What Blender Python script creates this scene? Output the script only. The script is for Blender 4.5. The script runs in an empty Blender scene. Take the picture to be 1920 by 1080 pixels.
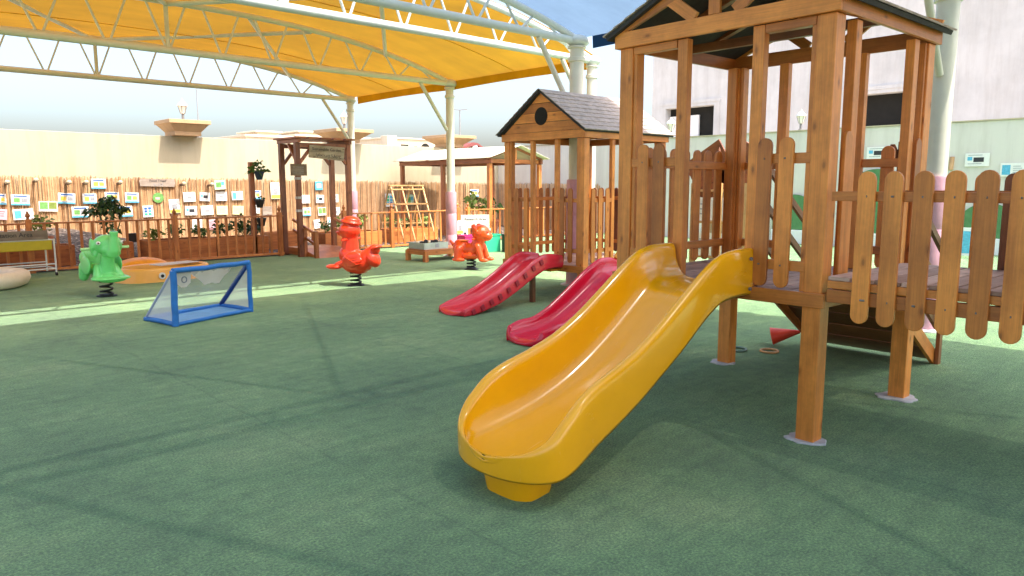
import bpy, math, random
from math import radians as RAD, sin, cos, pi, sqrt
from mathutils import Vector, Matrix

random.seed(7)
SC = bpy.context.scene
COL = SC.collection

# ---------------------------------------------------------------- camera
def look(yaw, pitch, roll):
    f = Vector((cos(pitch)*cos(yaw), cos(pitch)*sin(yaw), -sin(pitch)))
    r = Vector((sin(yaw), -cos(yaw), 0))
    d = f.cross(r)
    c, s = cos(roll), sin(roll)
    return f, c*r+s*d, -s*r+c*d
F_, R_, D_ = look(RAD(46.48), RAD(7.965), RAD(0.1))
cam = bpy.data.objects.new('camera', bpy.data.cameras.new('camera'))
COL.objects.link(cam)
U_ = -D_
cam.matrix_world = Matrix(((R_.x, U_.x, -F_.x, 0), (R_.y, U_.y, -F_.y, 0), (R_.z, U_.z, -F_.z, 1.5), (0, 0, 0, 1)))
cam.data.sensor_width = 36
cam.data.lens = 36*1380/1920
cam.data.clip_end = 3000
cam.data.clip_start = .05
SC.camera = cam

# ---------------------------------------------------------------- light
SUN_TO = Vector((.16, -.50, 1.0)).normalized()
w = bpy.data.worlds.new('World'); SC.world = w; w.use_nodes = True
nt = w.node_tree
sky = nt.nodes.new('ShaderNodeTexSky'); sky.sky_type = 'NISHITA'; sky.sun_disc = False
sky.sun_elevation = math.asin(SUN_TO.z); sky.sun_rotation = math.atan2(SUN_TO.x, SUN_TO.y)
sky.dust_density = 5.2; sky.air_density = 1.0; sky.ozone_density = 1.2
bg = nt.nodes['Background']; bg.inputs['Strength'].default_value = .15
nt.links.new(sky.outputs[0], bg.inputs[0])
sun = bpy.data.objects.new('sun', bpy.data.lights.new('sun', 'SUN'))
COL.objects.link(sun)
sun.data.energy = 2.4; sun.data.angle = RAD(.5); sun.data.color = (1, .95, .87)
sun.rotation_euler = (-SUN_TO).to_track_quat('-Z', 'Y').to_euler()
vs = SC.view_settings
vs.view_transform = 'Standard'; vs.look = 'None'; vs.gamma = 1; vs.exposure = 1.74

# ---------------------------------------------------------------- materials
MATS = {}
def new_mat(name):
    m = bpy.data.materials.new(name); m.use_nodes = True
    n = m.node_tree.nodes; l = m.node_tree.links
    return m, n, l, n['Principled BSDF']
def N(n, t, **kw):
    x = n.new(t)
    for k, v in kw.items(): setattr(x, k, v)
    return x
def ramp(n, stops):
    r = n.new('ShaderNodeValToRGB'); e = r.color_ramp.elements
    e[0].position, e[0].color = stops[0][0], (*stops[0][1], 1)
    e[1].position, e[1].color = stops[-1][0], (*stops[-1][1], 1)
    for p, c in stops[1:-1]:
        q = e.new(p); q.color = (*c, 1)
    return r
def noise(n, l, scale, detail=4, rough=.6, vec=None, dim='3D'):
    t = n.new('ShaderNodeTexNoise'); t.noise_dimensions = dim
    t.inputs['Scale'].default_value = scale; t.inputs['Detail'].default_value = detail; t.inputs['Roughness'].default_value = rough
    if vec: l.new(vec, t.inputs['Vector'])
    return t
def bump(n, l, h, strength, dist, bs):
    b = n.new('ShaderNodeBump'); b.inputs['Strength'].default_value = strength; b.inputs['Distance'].default_value = dist
    l.new(h, b.inputs['Height']); l.new(b.outputs[0], bs.inputs['Normal'])
def mulc(n, l, a, b, f=1.0):
    x = n.new('ShaderNodeMix'); x.data_type = 'RGBA'; x.blend_type = 'MULTIPLY'; x.inputs[0].default_value = f
    l.new(a, x.inputs[6]); l.new(b, x.inputs[7]); return x.outputs[2]

def plain(name, rgb, rough=.6, var=.12, scale=6., bmp=0., bscale=80., metal=0., coat=0., spec=.5, world=False):
    if name in MATS: return MATS[name]
    m, n, l, b = new_mat(name)
    tc = N(n, 'ShaderNodeTexCoord')
    vec = tc.outputs['Object']
    t = noise(n, l, scale, 5, .65, vec)
    r = ramp(n, [(.3, tuple(c*(1-var) for c in rgb)), (.7, tuple(min(1, c*(1+var)) for c in rgb))])
    l.new(t.outputs[0], r.inputs[0]); l.new(r.outputs[0], b.inputs['Base Color'])
    b.inputs['Roughness'].default_value = rough; b.inputs['Metallic'].default_value = metal
    b.inputs['Coat Weight'].default_value = coat; b.inputs['Coat Roughness'].default_value = .08
    b.inputs['Specular IOR Level'].default_value = spec
    if var > 0:
        mr = N(n, 'ShaderNodeMapRange'); mr.inputs[3].default_value = max(.02, rough-.08); mr.inputs[4].default_value = min(1, rough+.1)
        t2 = noise(n, l, scale*3.1, 4, .6, vec); l.new(t2.outputs[0], mr.inputs[0]); l.new(mr.outputs[0], b.inputs['Roughness'])
    if bmp:
        t3 = noise(n, l, bscale, 4, .6, vec); bump(n, l, t3.outputs[0], bmp, .01, b)
    MATS[name] = m; return m

def wood(name, light, dark, rough=.42, coat=.15):
    if name in MATS: return MATS[name]
    m, n, l, b = new_mat(name)
    uv = N(n, 'ShaderNodeUVMap'); uv.uv_map = 'UVMap'
    mp = N(n, 'ShaderNodeMapping'); mp.inputs['Scale'].default_value = (1.1, 13, 1); l.new(uv.outputs[0], mp.inputs[0])
    wv = noise(n, l, 1.0, 5, .6, mp.outputs[0], '2D'); wv.inputs['Distortion'].default_value = .6
    mp2 = N(n, 'ShaderNodeMapping'); mp2.inputs['Scale'].default_value = (3.5, 110, 1); l.new(uv.outputs[0], mp2.inputs[0])
    fine = noise(n, l, 1.0, 3, .6, mp2.outputs[0], '2D')
    r = ramp(n, [(.28, dark), (.5, tuple(.55*a+.45*c for a, c in zip(light, dark))), (.72, light)])
    l.new(wv.outputs[0], r.inputs[0])
    rf = ramp(n, [(.3, (.84, .81, .78)), (.65, (1.05, 1.04, 1.03))]); l.new(fine.outputs[0], rf.inputs[0])
    c1 = mulc(n, l, r.outputs[0], rf.outputs[0], .8)
    at = N(n, 'ShaderNodeAttribute'); at.attribute_name = 'rnd'
    rr = ramp(n, [(0, (.60, .52, .46)), (.5, (.93, .90, .88)), (1, (1.16, 1.15, 1.12))]); l.new(at.outputs['Fac'], rr.inputs[0])
    c2 = mulc(n, l, c1, rr.outputs[0], 1)
    # knots
    mk = N(n, 'ShaderNodeMapping'); mk.inputs['Scale'].default_value = (1.9, 4.3, 1); l.new(uv.outputs[0], mk.inputs[0])
    vo = N(n, 'ShaderNodeTexVoronoi', voronoi_dimensions='2D'); vo.inputs['Scale'].default_value = 1
    l.new(mk.outputs[0], vo.inputs['Vector'])
    rk = ramp(n, [(.022, (.20, .13, .09)), (.040, (.62, .5, .4)), (.085, (1, 1, 1))]); l.new(vo.outputs['Distance'], rk.inputs[0])
    c3 = mulc(n, l, c2, rk.outputs[0], .65)
    # weather blotches
    tc = N(n, 'ShaderNodeTexCoord'); bl = noise(n, l, 2.2, 5, .7, tc.outputs['Object'])
    rb = ramp(n, [(.35, (.68, .62, .56)), (.58, (1.04, 1.03, 1.02))]); l.new(bl.outputs[0], rb.inputs[0])
    c4 = mulc(n, l, c3, rb.outputs[0], .8)
    l.new(c4, b.inputs['Base Color'])
    b.inputs['Roughness'].default_value = rough; b.inputs['Coat Weight'].default_value = coat; b.inputs['Coat Roughness'].default_value = .35
    bump(n, l, fine.outputs[0], .25, .003, b)
    MATS[name] = m; return m

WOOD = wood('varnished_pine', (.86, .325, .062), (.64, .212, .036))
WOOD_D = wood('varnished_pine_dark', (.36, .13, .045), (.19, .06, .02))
WOOD_F = wood('fence_pine', (.70, .26, .07), (.45, .145, .04))
WOOD_R = wood('red_stained_timber', (.43, .145, .06), (.25, .075, .03))
WOOD_P = wood('pale_timber', (.72, .47, .22), (.52, .31, .13))
DECK = wood('deck_boards', (.66, .45, .37), (.46, .29, .23), .55, 0)
GREYWOOD = wood('weathered_grey_board', (.44, .39, .33), (.26, .22, .18), .8, 0)

def streaky(m, amt=.14):
    n = m.node_tree.nodes; l = m.node_tree.links; b = n['Principled BSDF']
    tc = N(n, 'ShaderNodeTexCoord'); mp = N(n, 'ShaderNodeMapping'); mp.inputs['Scale'].default_value = (1.6, 34, 5); l.new(tc.outputs['Object'], mp.inputs[0])
    t = noise(n, l, 1.3, 5, .7, mp.outputs[0]); r = ramp(n, [(.5, (1, 1, 1)), (.68, (.80, .78, .74))]); l.new(t.outputs[0], r.inputs[0])
    src = b.inputs['Base Color'].links[0].from_socket
    l.new(mulc(n, l, src, r.outputs[0], amt), b.inputs['Base Color'])
    r2 = N(n, 'ShaderNodeMapRange'); r2.inputs[1].default_value = .42; r2.inputs[2].default_value = .7; r2.inputs[3].default_value = .15; r2.inputs[4].default_value = .30
    l.new(t.outputs[0], r2.inputs[0]); l.new(r2.outputs[0], b.inputs['Roughness']); b.inputs['Coat Weight'].default_value *= .95

def turf_mat():
    m, n, l, b = new_mat('artificial_turf')
    tc = N(n, 'ShaderNodeTexCoord'); v = tc.outputs['Object']
    big = noise(n, l, .8, 6, .62, v); mid = noise(n, l, 9, 5, .7, v); fin = noise(n, l, 80, 4, .8, v)
    r = ramp(n, [(.28, (.125, .26, .105)), (.52, (.205, .385, .150)), (.72, (.33, .49, .205))]); l.new(big.outputs[0], r.inputs[0])
    r2 = ramp(n, [(.3, (.66, .70, .70)), (.7, (1.18, 1.16, 1.12))]); l.new(mid.outputs[0], r2.inputs[0])
    r3 = ramp(n, [(.32, (.22, .28, .30)), (.5, (.88, .92, .90)), (.66, (2.0, 1.8, 1.6))]); l.new(fin.outputs[0], r3.inputs[0])
    c = mulc(n, l, r.outputs[0], r2.outputs[0], .9); c = mulc(n, l, c, r3.outputs[0], .85)
    # brushed pile lines and joints of the turf rolls
    mp = N(n, 'ShaderNodeMapping'); mp.inputs['Scale'].default_value = (.5, 9, 1); l.new(v, mp.inputs[0])
    st = noise(n, l, 1.4, 4, .6, mp.outputs[0]); rs = ramp(n, [(.3, (.78, .8, .8)), (.65, (1.08, 1.07, 1.05))]); l.new(st.outputs[0], rs.inputs[0])
    c = mulc(n, l, c, rs.outputs[0], .75)
    sp = N(n, 'ShaderNodeSeparateXYZ'); l.new(v, sp.inputs[0])
    wob = noise(n, l, 2.5, 2, .5, v)
    ad = N(n, 'ShaderNodeMath', operation='MULTIPLY_ADD'); l.new(wob.outputs[0], ad.inputs[0]); ad.inputs[1].default_value = .06; l.new(sp.outputs[0], ad.inputs[2])
    dv = N(n, 'ShaderNodeMath', operation='PINGPONG'); l.new(ad.outputs[0], dv.inputs[0]); dv.inputs[1].default_value = 1.0
    rj = ramp(n, [(.0, (.74, .77, .77)), (.016, (1, 1, 1))]); l.new(dv.outputs[0], rj.inputs[0])
    c = mulc(n, l, c, rj.outputs[0], .8)
    l.new(c, b.inputs['Base Color']); b.inputs['Roughness'].default_value = .85; b.inputs['Specular IOR Level'].default_value = .25
    mx = N(n, 'ShaderNodeMath', operation='MULTIPLY_ADD'); l.new(mid.outputs[0], mx.inputs[0]); mx.inputs[1].default_value = .8; l.new(fin.outputs[0], mx.inputs[2])
    bump(n, l, mx.outputs[0], .9, .03, b)
    b.inputs['Sheen Weight'].default_value = .25; b.inputs['Sheen Roughness'].default_value = .5
    return m
TURF = turf_mat()

def plaster(name, rgb, stain=.82):
    m, n, l, b = new_mat(name)
    tc = N(n, 'ShaderNodeTexCoord'); v = tc.outputs['Object']
    t = noise(n, l, .55, 6, .65, v); r = ramp(n, [(.3, tuple(c*stain for c in rgb)), (.62, rgb)]); l.new(t.outputs[0], r.inputs[0])
    mp = N(n, 'ShaderNodeMapping'); mp.inputs['Scale'].default_value = (2.2, 2.2, .22); l.new(v, mp.inputs[0])
    st = noise(n, l, 1.6, 5, .7, mp.outputs[0]); rs = ramp(n, [(.34, (.84, .82, .8)), (.56, (1, 1, 1))]); l.new(st.outputs[0], rs.inputs[0])
    c = mulc(n, l, r.outputs[0], rs.outputs[0], .6); l.new(c, b.inputs['Base Color'])
    b.inputs['Roughness'].default_value = .9; b.inputs['Specular IOR Level'].default_value = .2
    f = noise(n, l, 60, 3, .6, v); bump(n, l, f.outputs[0], .25, .01, b)
    return m
WALL_L = plaster('cream_plaster', (.52, .45, .31), .9)
WALL_R = plaster('pale_green_grey_plaster', (.70, .655, .58), .90)
BLDG = plaster('mottled_white_plaster', (.68, .67, .655), .80)
VILLA = plaster('far_villa_plaster', (.66, .57, .44), .9)
CAPSTONE = plaster('sandstone_cap', (.56, .36, .20), .9)
SAND = plain('sandy_ground', (.42, .35, .26), .95, .2, .6, .4, 20)

def gravel_mat():
    m, n, l, b = new_mat('dark_pebbles')
    tc = N(n, 'ShaderNodeTexCoord')
    vo = N(n, 'ShaderNodeTexVoronoi'); vo.inputs['Scale'].default_value = 17; l.new(tc.outputs['Object'], vo.inputs['Vector'])
    r = ramp(n, [(0, (.07, .045, .035)), (.5, (.16, .11, .085)), (.85, (.28, .21, .165)), (1, (.55, .48, .40))])
    sx = N(n, 'ShaderNodeSeparateColor'); l.new(vo.outputs['Color'], sx.inputs[0]); l.new(sx.outputs[0], r.inputs[0])
    rd = ramp(n, [(.25, (1, 1, 1)), (.62, (.25, .23, .22))]); l.new(vo.outputs['Distance'], rd.inputs[0])
    l.new(mulc(n, l, r.outputs[0], rd.outputs[0], .9), b.inputs['Base Color']); b.inputs['Roughness'].default_value = .7
    iv = N(n, 'ShaderNodeMath', operation='SUBTRACT'); iv.inputs[0].default_value = 1; l.new(vo.outputs['Distance'], iv.inputs[1])
    bump(n, l, iv.outputs[0], 1, .05, b)
    return m
GRAVEL = gravel_mat()

def reed_mat():
    m, n, l, b = new_mat('dry_reed')
    at = N(n, 'ShaderNodeAttribute'); at.attribute_name = 'rnd'
    r = ramp(n, [(0, (.27, .14, .065)), (.25, (.52, .31, .155)), (.7, (.68, .43, .23)), (1, (.80, .57, .34))]); l.new(at.outputs['Fac'], r.inputs[0])
    tc = N(n, 'ShaderNodeTexCoord'); t = noise(n, l, 7, 4, .7, tc.outputs['Object'])
    rt = ramp(n, [(.3, (.7, .64, .58)), (.65, (1.08, 1.06, 1.04))]); l.new(t.outputs[0], rt.inputs[0])
    l.new(mulc(n, l, r.outputs[0], rt.outputs[0], .8), b.inputs['Base Color']); b.inputs['Roughness'].default_value = .65
    return m
REED = reed_mat()

def cloth(name, rgb, trans, alpha=0., weave=140):
    """shade cloth / net: diffuse + translucent, with the open part of the weave let through"""
    m = bpy.data.materials.new(name); m.use_nodes = True
    n = m.node_tree.nodes; l = m.node_tree.links
    for x in list(n):
        if x.type != 'OUTPUT_MATERIAL': n.remove(x)
    out = [x for x in n if x.type == 'OUTPUT_MATERIAL'][0]
    tc = N(n, 'ShaderNodeTexCoord'); t = noise(n, l, .9, 5, .6, tc.outputs['Object'])
    r = ramp(n, [(.3, tuple(c*.86 for c in rgb)), (.7, tuple(min(1, c*1.1) for c in rgb))]); l.new(t.outputs[0], r.inputs[0])
    mpc = N(n, 'ShaderNodeMapping'); mpc.inputs['Scale'].default_value = (.35, 1.6, 1); l.new(tc.outputs['Object'], mpc.inputs[0]); wr_ = noise(n, l, 1.6, 5, .6, mpc.outputs[0])
    rw = ramp(n, [(.3, (.88, .88, .88)), (.7, (1.05, 1.05, 1.05))]); l.new(wr_.outputs[0], rw.inputs[0])
    d = N(n, 'ShaderNodeBsdfDiffuse'); tr = N(n, 'ShaderNodeBsdfTranslucent'); cc_ = mulc(n, l, r.outputs[0], rw.outputs[0], 1); l.new(cc_, d.inputs[0]); l.new(cc_, tr.inputs[0])
    mx = N(n, 'ShaderNodeMixShader'); mx.inputs[0].default_value = trans; l.new(d.outputs[0], mx.inputs[1]); l.new(tr.outputs[0], mx.inputs[2])
    o = mx.outputs[0]
    if alpha:
        tp = N(n, 'ShaderNodeBsdfTransparent'); m2 = N(n, 'ShaderNodeMixShader'); m2.inputs[0].default_value = alpha
        l.new(o, m2.inputs[1]); l.new(tp.outputs[0], m2.inputs[2]); o = m2.outputs[0]
    l.new(o, out.inputs[0]); return m
YCLOTH = cloth('yellow_shade_cloth', (.76, .37, .016), .13, .02)
BCLOTH = cloth('blue_shade_cloth', (.14, .22, .335), .46, .065)
YHEM = cloth('yellow_shade_cloth_hem', (.70, .36, .015), .06, 0)
BHEM = cloth('blue_shade_cloth_hem', (.02, .055, .13), .05, 0)
NETW = cloth('white_mesh_net', (.90, .90, .90), .5, .42)
NETP = cloth('white_sailcloth', (.84, .80, .72), .3, 0)
BEIGECLOTH = cloth('cream_canvas', (.80, .74, .58), .12, 0)

STEEL = plain('cream_painted_steel', (.62, .60, .50), .38, .06, 5, 0, 80, 0, .1)
STEELW = plain('pale_painted_steel', (.58, .62, .60), .36, .06, 5)
PINK = plain('pink_vinyl_padding', (.62, .33, .40), .42, .1, 7, .3, 12)
YELLOW = plain('yellow_polyethylene', (.97, .425, .003), .20, .05, 3, .04, 6, 0, .6)
RED = plain('crimson_polyethylene', (.74, .008, .040), .27, .07, 3, .05, 8, 0, .25)
RED2 = plain('faded_crimson_polyethylene', (.76, .030, .052), .33, .1, 3, .05, 8, 0, .15)
REDDARK = plain('dark_crimson_polyethylene', (.36, .01, .03), .35, .07, 3)
GREENP = plain('green_polyethylene', (.17, .66, .20), .34, .06, 4, .06, 12, 0, .2)
SCARLET = plain('scarlet_polyethylene', (.80, .045, .012), .33, .06, 4, .06, 14, 0, .2)
ORANGEP = plain('orange_polyethylene', (.84, .085, .012), .33, .06, 4, .06, 14, 0, .2)
AMBER = plain('amber_polyethylene', (.86, .42, .07), .38, .07, 4, .05, 10, 0, .1)
AMBER2 = plain('deep_amber_polyethylene', (.84, .33, .015), .36, .07, 4, .05, 10, 0, .1)
CREAMP = plain('cream_polyethylene', (.80, .69, .53), .55, .1, 4, .1, 14)
BLUEF = plain('blue_nylon', (.022, .17, .50), .6, .15, 9, .4, 40)
BLUEFLOOR = plain('light_blue_nylon', (.13, .34, .62), .6, .15, 6, .4, 26)
BLUED = plain('navy_nylon', (.010, .045, .20), .65, .15, 9, .3, 40)
BLACK = plain('black_rubber', (.012, .012, .013), .5, .2, 9)
DARKHOLE = plain('dark_interior', (.012, .010, .008), .9, .1, 5)
WHITE = plain('white_paint', (.78, .78, .76), .5, .06, 9)
OFFW = plain('offwhite_paper', (.80, .78, .72), .6, .06, 20)
CONC = plain('pale_concrete', (.52, .50, .50), .95, .22, 12, .6, 40)
TERRA = plain('terracotta', (.48, .17, .09), .8, .15, 9, .2, 30)
SHINGLE = plain('brown_shingle', (.46, .37, .32), .9, .3, 14, .8, 60)
ROOFUNDER = plain('dark_roof_boards', (.040, .036, .038), .85, .2, 8, .3, 30)  # near-black for the roof's underside and edges
GREYTANK = plain('galvanised_grey', (.46, .50, .46), .45, .15, 6, .1, 20, .2)
YTUB = plain('mustard_plastic', (.60, .46, .035), .4, .1, 6)
MAGENTA = plain('magenta_plastic', (.62, .02, .16), .4, .08, 6)
JADE = plain('jade_plastic', (.04, .48, .26), .4, .08, 6)
BLACKP = plain('black_plastic', (.02, .022, .022), .4, .1, 6)
GREENTURF = plain('green_turf_panel', (.085, .21, .08), .9, .15, 10, .5, 90)
LEAF = plain('leaf_green', (.075, .16, .03), .55, .55, 6)
LEAF2 = plain('leaf_yellow_green', (.20, .27, .05), .55, .5, 6)
LEAF3 = plain('dark_leaf_green', (.035, .085, .02), .55, .5, 6)
BARK = plain('bark', (.16, .10, .06), .9, .3, 14, .6, 40)
CONE = plain('red_cone_plastic', (.78, .05, .02), .4, .06, 6)
INK = plain('dark_ink', (.03, .03, .035), .7, .1, 20)
INKBLUE = plain('blue_ink', (.03, .13, .40), .6, .15, 20)
INKCYAN = plain('cyan_ink', (.10, .42, .60), .6, .25, 22)
INKYEL = plain('yellow_ink', (.75, .55, .08), .6, .25, 22)
INKGRN = plain('green_ink', (.16, .38, .10), .6, .35, 25)
INKGREY = plain('grey_ink', (.30, .31, .33), .6, .35, 30)
INKPINK = plain('pink_paper', (.80, .42, .46), .6, .1, 22)
PALEYEL = plain('pale_yellow_paper', (.80, .72, .40), .6, .08, 20)
PALEGRN = plain('pale_green_paper', (.52, .70, .50), .6, .15, 20)
LAMPG = plain('frosted_lamp_glass', (.74, .72, .66), .3, .1, 9)
LAMPM = plain('grey_cast_metal', (.20, .19, .18), .5, .15, 9, 0, 80, .3)
DARKWIN = plain('dark_window_fill', (.028, .027, .024), .95, .1, 3, 0, 80, 0, 0, .05)  # near-black fill; shade inside the openings is put into the colour
ASPH = plain('grey_metal', (.3, .3, .3), .5, .1, 4, 0, 80, .4)

# ---------------------------------------------------------------- mesh builder
class MB:
    def __init__(s): s.V = []; s.F = []; s.UV = []; s.R = []
    def add(s, vs, fs, axis=None):
        base = len(s.V); vs = [Vector(v) for v in vs]; s.V += vs
        ax = Vector(axis).normalized() if axis is not None else Vector((0, 0, 1))
        o0, o1, r = random.random()*60, random.random()*60, random.random()
        for f in fs:
            nrm = Vector((0, 0, 0))
            for i in range(len(f)):
                a, b = vs[f[i]], vs[f[(i+1) % len(f)]]
                nrm += a.cross(b)
            if nrm.length > 0: nrm.normalize()
            c = nrm.cross(ax)
            if c.length < .15:
                e = Vector((1, 0, 0)) if abs(ax.x) < .8 else Vector((0, 1, 0))
                c = ax.cross(e).normalized(); a2 = ax.cross(c)*.08
            else: c.normalize(); a2 = ax
            s.F.append([base+i for i in f]); s.R.append(r)
            for i in f: s.UV.append((vs[i].dot(a2)+o0, vs[i].dot(c)+o1))
    def box(s, c, size, rot=None, axis=None):
        hx, hy, hz = (q/2 for q in size); c = Vector(c)
        P = [Vector((x, y, z)) for x in (-hx, hx) for y in (-hy, hy) for z in (-hz, hz)]
        if axis is None: axis = [(1, 0, 0), (0, 1, 0), (0, 0, 1)][max(range(3), key=lambda i: size[i])]
        if rot is not None:
            P = [rot @ p for p in P]; axis = rot @ Vector(axis)
        s.add([c+p for p in P], [(0, 1, 3, 2), (4, 6, 7, 5), (0, 4, 5, 1), (2, 3, 7, 6), (0, 2, 6, 4), (1, 5, 7, 3)], axis)
    def bx(s, x0, x1, y0, y1, z0, z1, axis=None):
        s.box(((x0+x1)/2, (y0+y1)/2, (z0+z1)/2), (abs(x1-x0), abs(y1-y0), abs(z1-z0)), None, axis)
    def beam(s, p0, p1, w_, h_, up=(0, 0, 1)):
        p0, p1 = Vector(p0), Vector(p1); d = p1-p0; L = d.length; d.normalize()
        u = Vector(up)
        if abs(d.dot(u)) > .97: u = Vector((1, 0, 0))
        sd = d.cross(u).normalized(); u = sd.cross(d)
        rot = Matrix((d, sd, u)).transposed()
        s.box((p0+p1)/2, (L, w_, h_), rot, (1, 0, 0))
    def tube(s, pts, rad, n=12, closed=False, cap=True):
        pts = [Vector(p) for p in pts]; k = len(pts)
        if not hasattr(rad, '__len__'): rad = [rad]*k
        vs = []; prev = None
        for i, p in enumerate(pts):
            a = pts[(i-1) % k] if (closed or i > 0) else p
            b = pts[(i+1) % k] if (closed or i < k-1) else p
            t = (b-a).normalized()
            if prev is None:
                e = Vector((0, 0, 1)) if abs(t.z) < .9 else Vector((1, 0, 0)); nn = t.cross(e).normalized()
            else:
                nn = (prev - t*prev.dot(t)).normalized()
            prev = nn; bb = t.cross(nn)
            for j in range(n):
                an = 2*pi*j/n; vs.append(p + (nn*cos(an)+bb*sin(an))*rad[i])
        fs = []
        for i in range(k if closed else k-1):
            for j in range(n):
                a = i*n+j; b = i*n+(j+1) % n; c = ((i+1) % k)*n+(j+1) % n; d = ((i+1) % k)*n+j
                fs.append((a, b, c, d))
        if cap and not closed:
            fs.append(tuple(range(n-1, -1, -1))); fs.append(tuple(range((k-1)*n, k*n)))
        s.add(vs, fs, (pts[-1]-pts[0]) if not closed and (pts[-1]-pts[0]).length > 0 else (0, 0, 1))
    def lathe(s, prof, n=24, c=(0, 0, 0), cap=True, sq=None):
        c = Vector(c); vs = []; fs = []
        for r, z in prof:
            for j in range(n):
                a = 2*pi*j/n + (pi/4 if sq else 0); vs.append(c+Vector((r*cos(a), r*sin(a), z)))
        for i in range(len(prof)-1):
            for j in range(n):
                fs.append((i*n+j, i*n+(j+1) % n, (i+1)*n+(j+1) % n, (i+1)*n+j))
        if cap:
            fs.append(tuple(range(n-1, -1, -1))); k = len(prof)-1; fs.append(tuple(range(k*n, k*n+n)))
        s.add(vs, fs)
    def ell(s, c, r, rot=None, n=16, m=10):
        c = Vector(c); vs = []; fs = []
        if not hasattr(r, '__len__'): r = (r, r, r)
        for i in range(m+1):
            th = pi*i/m
            for j in range(n):
                ph = 2*pi*j/n
                p = Vector((r[0]*sin(th)*cos(ph), r[1]*sin(th)*sin(ph), r[2]*cos(th)))
                if rot is not None: p = rot @ p
                vs.append(c+p)
        for i in range(m):
            for j in range(n):
                fs.append((i*n+j, (i+1)*n+j, (i+1)*n+(j+1) % n, i*n+(j+1) % n))
        s.add(vs, fs)
    def prism(s, pts, o, ex, ey, ez, axis=None):
        """outline pts (a,b) on axes ex,ey from o, extruded along ez"""
        o, ex, ey, ez = Vector(o), Vector(ex), Vector(ey), Vector(ez); n = len(pts)
        A = [o+ex*a+ey*b for a, b in pts]; B = [p+ez for p in A]
        fs = [tuple(range(n-1, -1, -1)), tuple(range(n, 2*n))]+[(i, (i+1) % n, n+(i+1) % n, n+i) for i in range(n)]
        s.add(A+B, fs, axis if axis is not None else ey)
    def leaves(s, c, rad, n, size, droop=.3, up=.3):
        c = Vector(c)
        for _ in range(n):
            while True:
                q = Vector((random.uniform(-1, 1), random.uniform(-1, 1), random.uniform(-1, 1)))
                if q.length <= 1: break
            q = q*(.55+.45*random.random())
            p = c+Vector((q.x*rad[0], q.y*rad[1], q.z*rad[2]))
            d = (Vector((q.x, q.y, up))+Vector((random.gauss(0, .5), random.gauss(0, .5), random.gauss(0, .4)))).normalized()
            sd = d.cross(Vector((random.gauss(0, 1), random.gauss(0, 1), random.gauss(0, 1)))).normalized()
            L = size*random.uniform(.6, 1.35); wd = L*.32; nr = sd.cross(d)
            s.add([p, p+d*L*.45+sd*wd, p+d*L-Vector((0, 0, droop*L)), p+d*L*.45-sd*wd, p+d*L*.5+nr*.06*L], [(0, 1, 4), (1, 2, 4), (2, 3, 4), (3, 0, 4)])

def mesh_from(name, mb, m, smooth=None):
    me = bpy.data.meshes.new(name)
    me.from_pydata([tuple(v) for v in mb.V], [], mb.F)
    uvl = me.uv_layers.new(name='UVMap')
    flat = [c for uv in mb.UV for c in uv]
    uvl.data.foreach_set('uv', flat)
    a = me.attributes.new('rnd', 'FLOAT', 'FACE'); a.data.foreach_set('value', mb.R)
    me.materials.append(m)
    if smooth is not None:
        me.polygons.foreach_set('use_smooth', [True]*len(me.polygons))
        me.set_sharp_from_angle(angle=RAD(smooth))
    me.update()
    return me
def mk(name, mb, m, parent=None, smooth=None, bevel=None, loc=None, rotz=0):
    o = bpy.data.objects.new(name, mesh_from(name, mb, m, smooth)); COL.objects.link(o)
    if parent is not None: o.parent = parent
    if bevel:
        md = o.modifiers.new('bevel', 'BEVEL'); md.width = bevel; md.segments = 2; md.limit_method = 'ANGLE'; md.angle_limit = RAD(40); md.harden_normals = False
    if loc is not None: o.location = loc
    if rotz: o.rotation_euler = (0, 0, rotz)
    return o
def tag(o, label=None, cat=None, group=None, kind=None):
    if label: o['label'] = label
    if cat: o['category'] = cat
    if group: o['group'] = group
    if kind: o['kind'] = kind
    return o
def thing(name, label, cat, loc=(0, 0, 0), rotz=0, group=None):
    o = bpy.data.objects.new(name, None); COL.objects.link(o)
    o.location = loc; o.rotation_euler = (0, 0, rotz); o.empty_display_size = .2
    return tag(o, label, cat, group)
def one(f):
    mb = MB(); f(mb); return mb
def B(x0, x1, y0, y1, z0, z1, axis=None):
    mb = MB(); mb.bx(x0, x1, y0, y1, z0, z1, axis); return mb
def text_mb(s, size, o, ex, ey, align='CENTER', spacing=1.0):
    """flat lettering as geometry, baseline origin o, along ex, up ey"""
    cu = bpy.data.curves.new('lettering', 'FONT'); cu.body = s; cu.size = size; cu.align_x = align; cu.resolution_u = 2; cu.space_character = spacing
    cu.extrude = .0015
    t = bpy.data.objects.new('lettering', cu); COL.objects.link(t)
    dg = bpy.context.evaluated_depsgraph_get(); me = bpy.data.meshes.new_from_object(t.evaluated_get(dg))
    mb = MB(); o, ex, ey = Vector(o), Vector(ex), Vector(ey); ez = ex.cross(ey)
    mb.add([o+ex*v.co.x+ey*v.co.y+ez*(v.co.z+.002) for v in me.vertices], [tuple(p.vertices) for p in me.polygons])
    bpy.data.objects.remove(t); bpy.data.curves.remove(cu); bpy.data.meshes.remove(me)
    return mb
def picket_pts(w_, h0, h1, both=True, n=8):
    r = w_/2; P = []
    for i in range(n+1):
        a = pi*i/n; P.append((r*cos(a), h1-r+r*sin(a)))
    if both:
        for i in range(n+1):
            a = pi+pi*i/n; P.append((r*cos(a), h0+r+r*sin(a)))
    else: P += [(-r, h0), (r, h0)]
    return P

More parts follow.
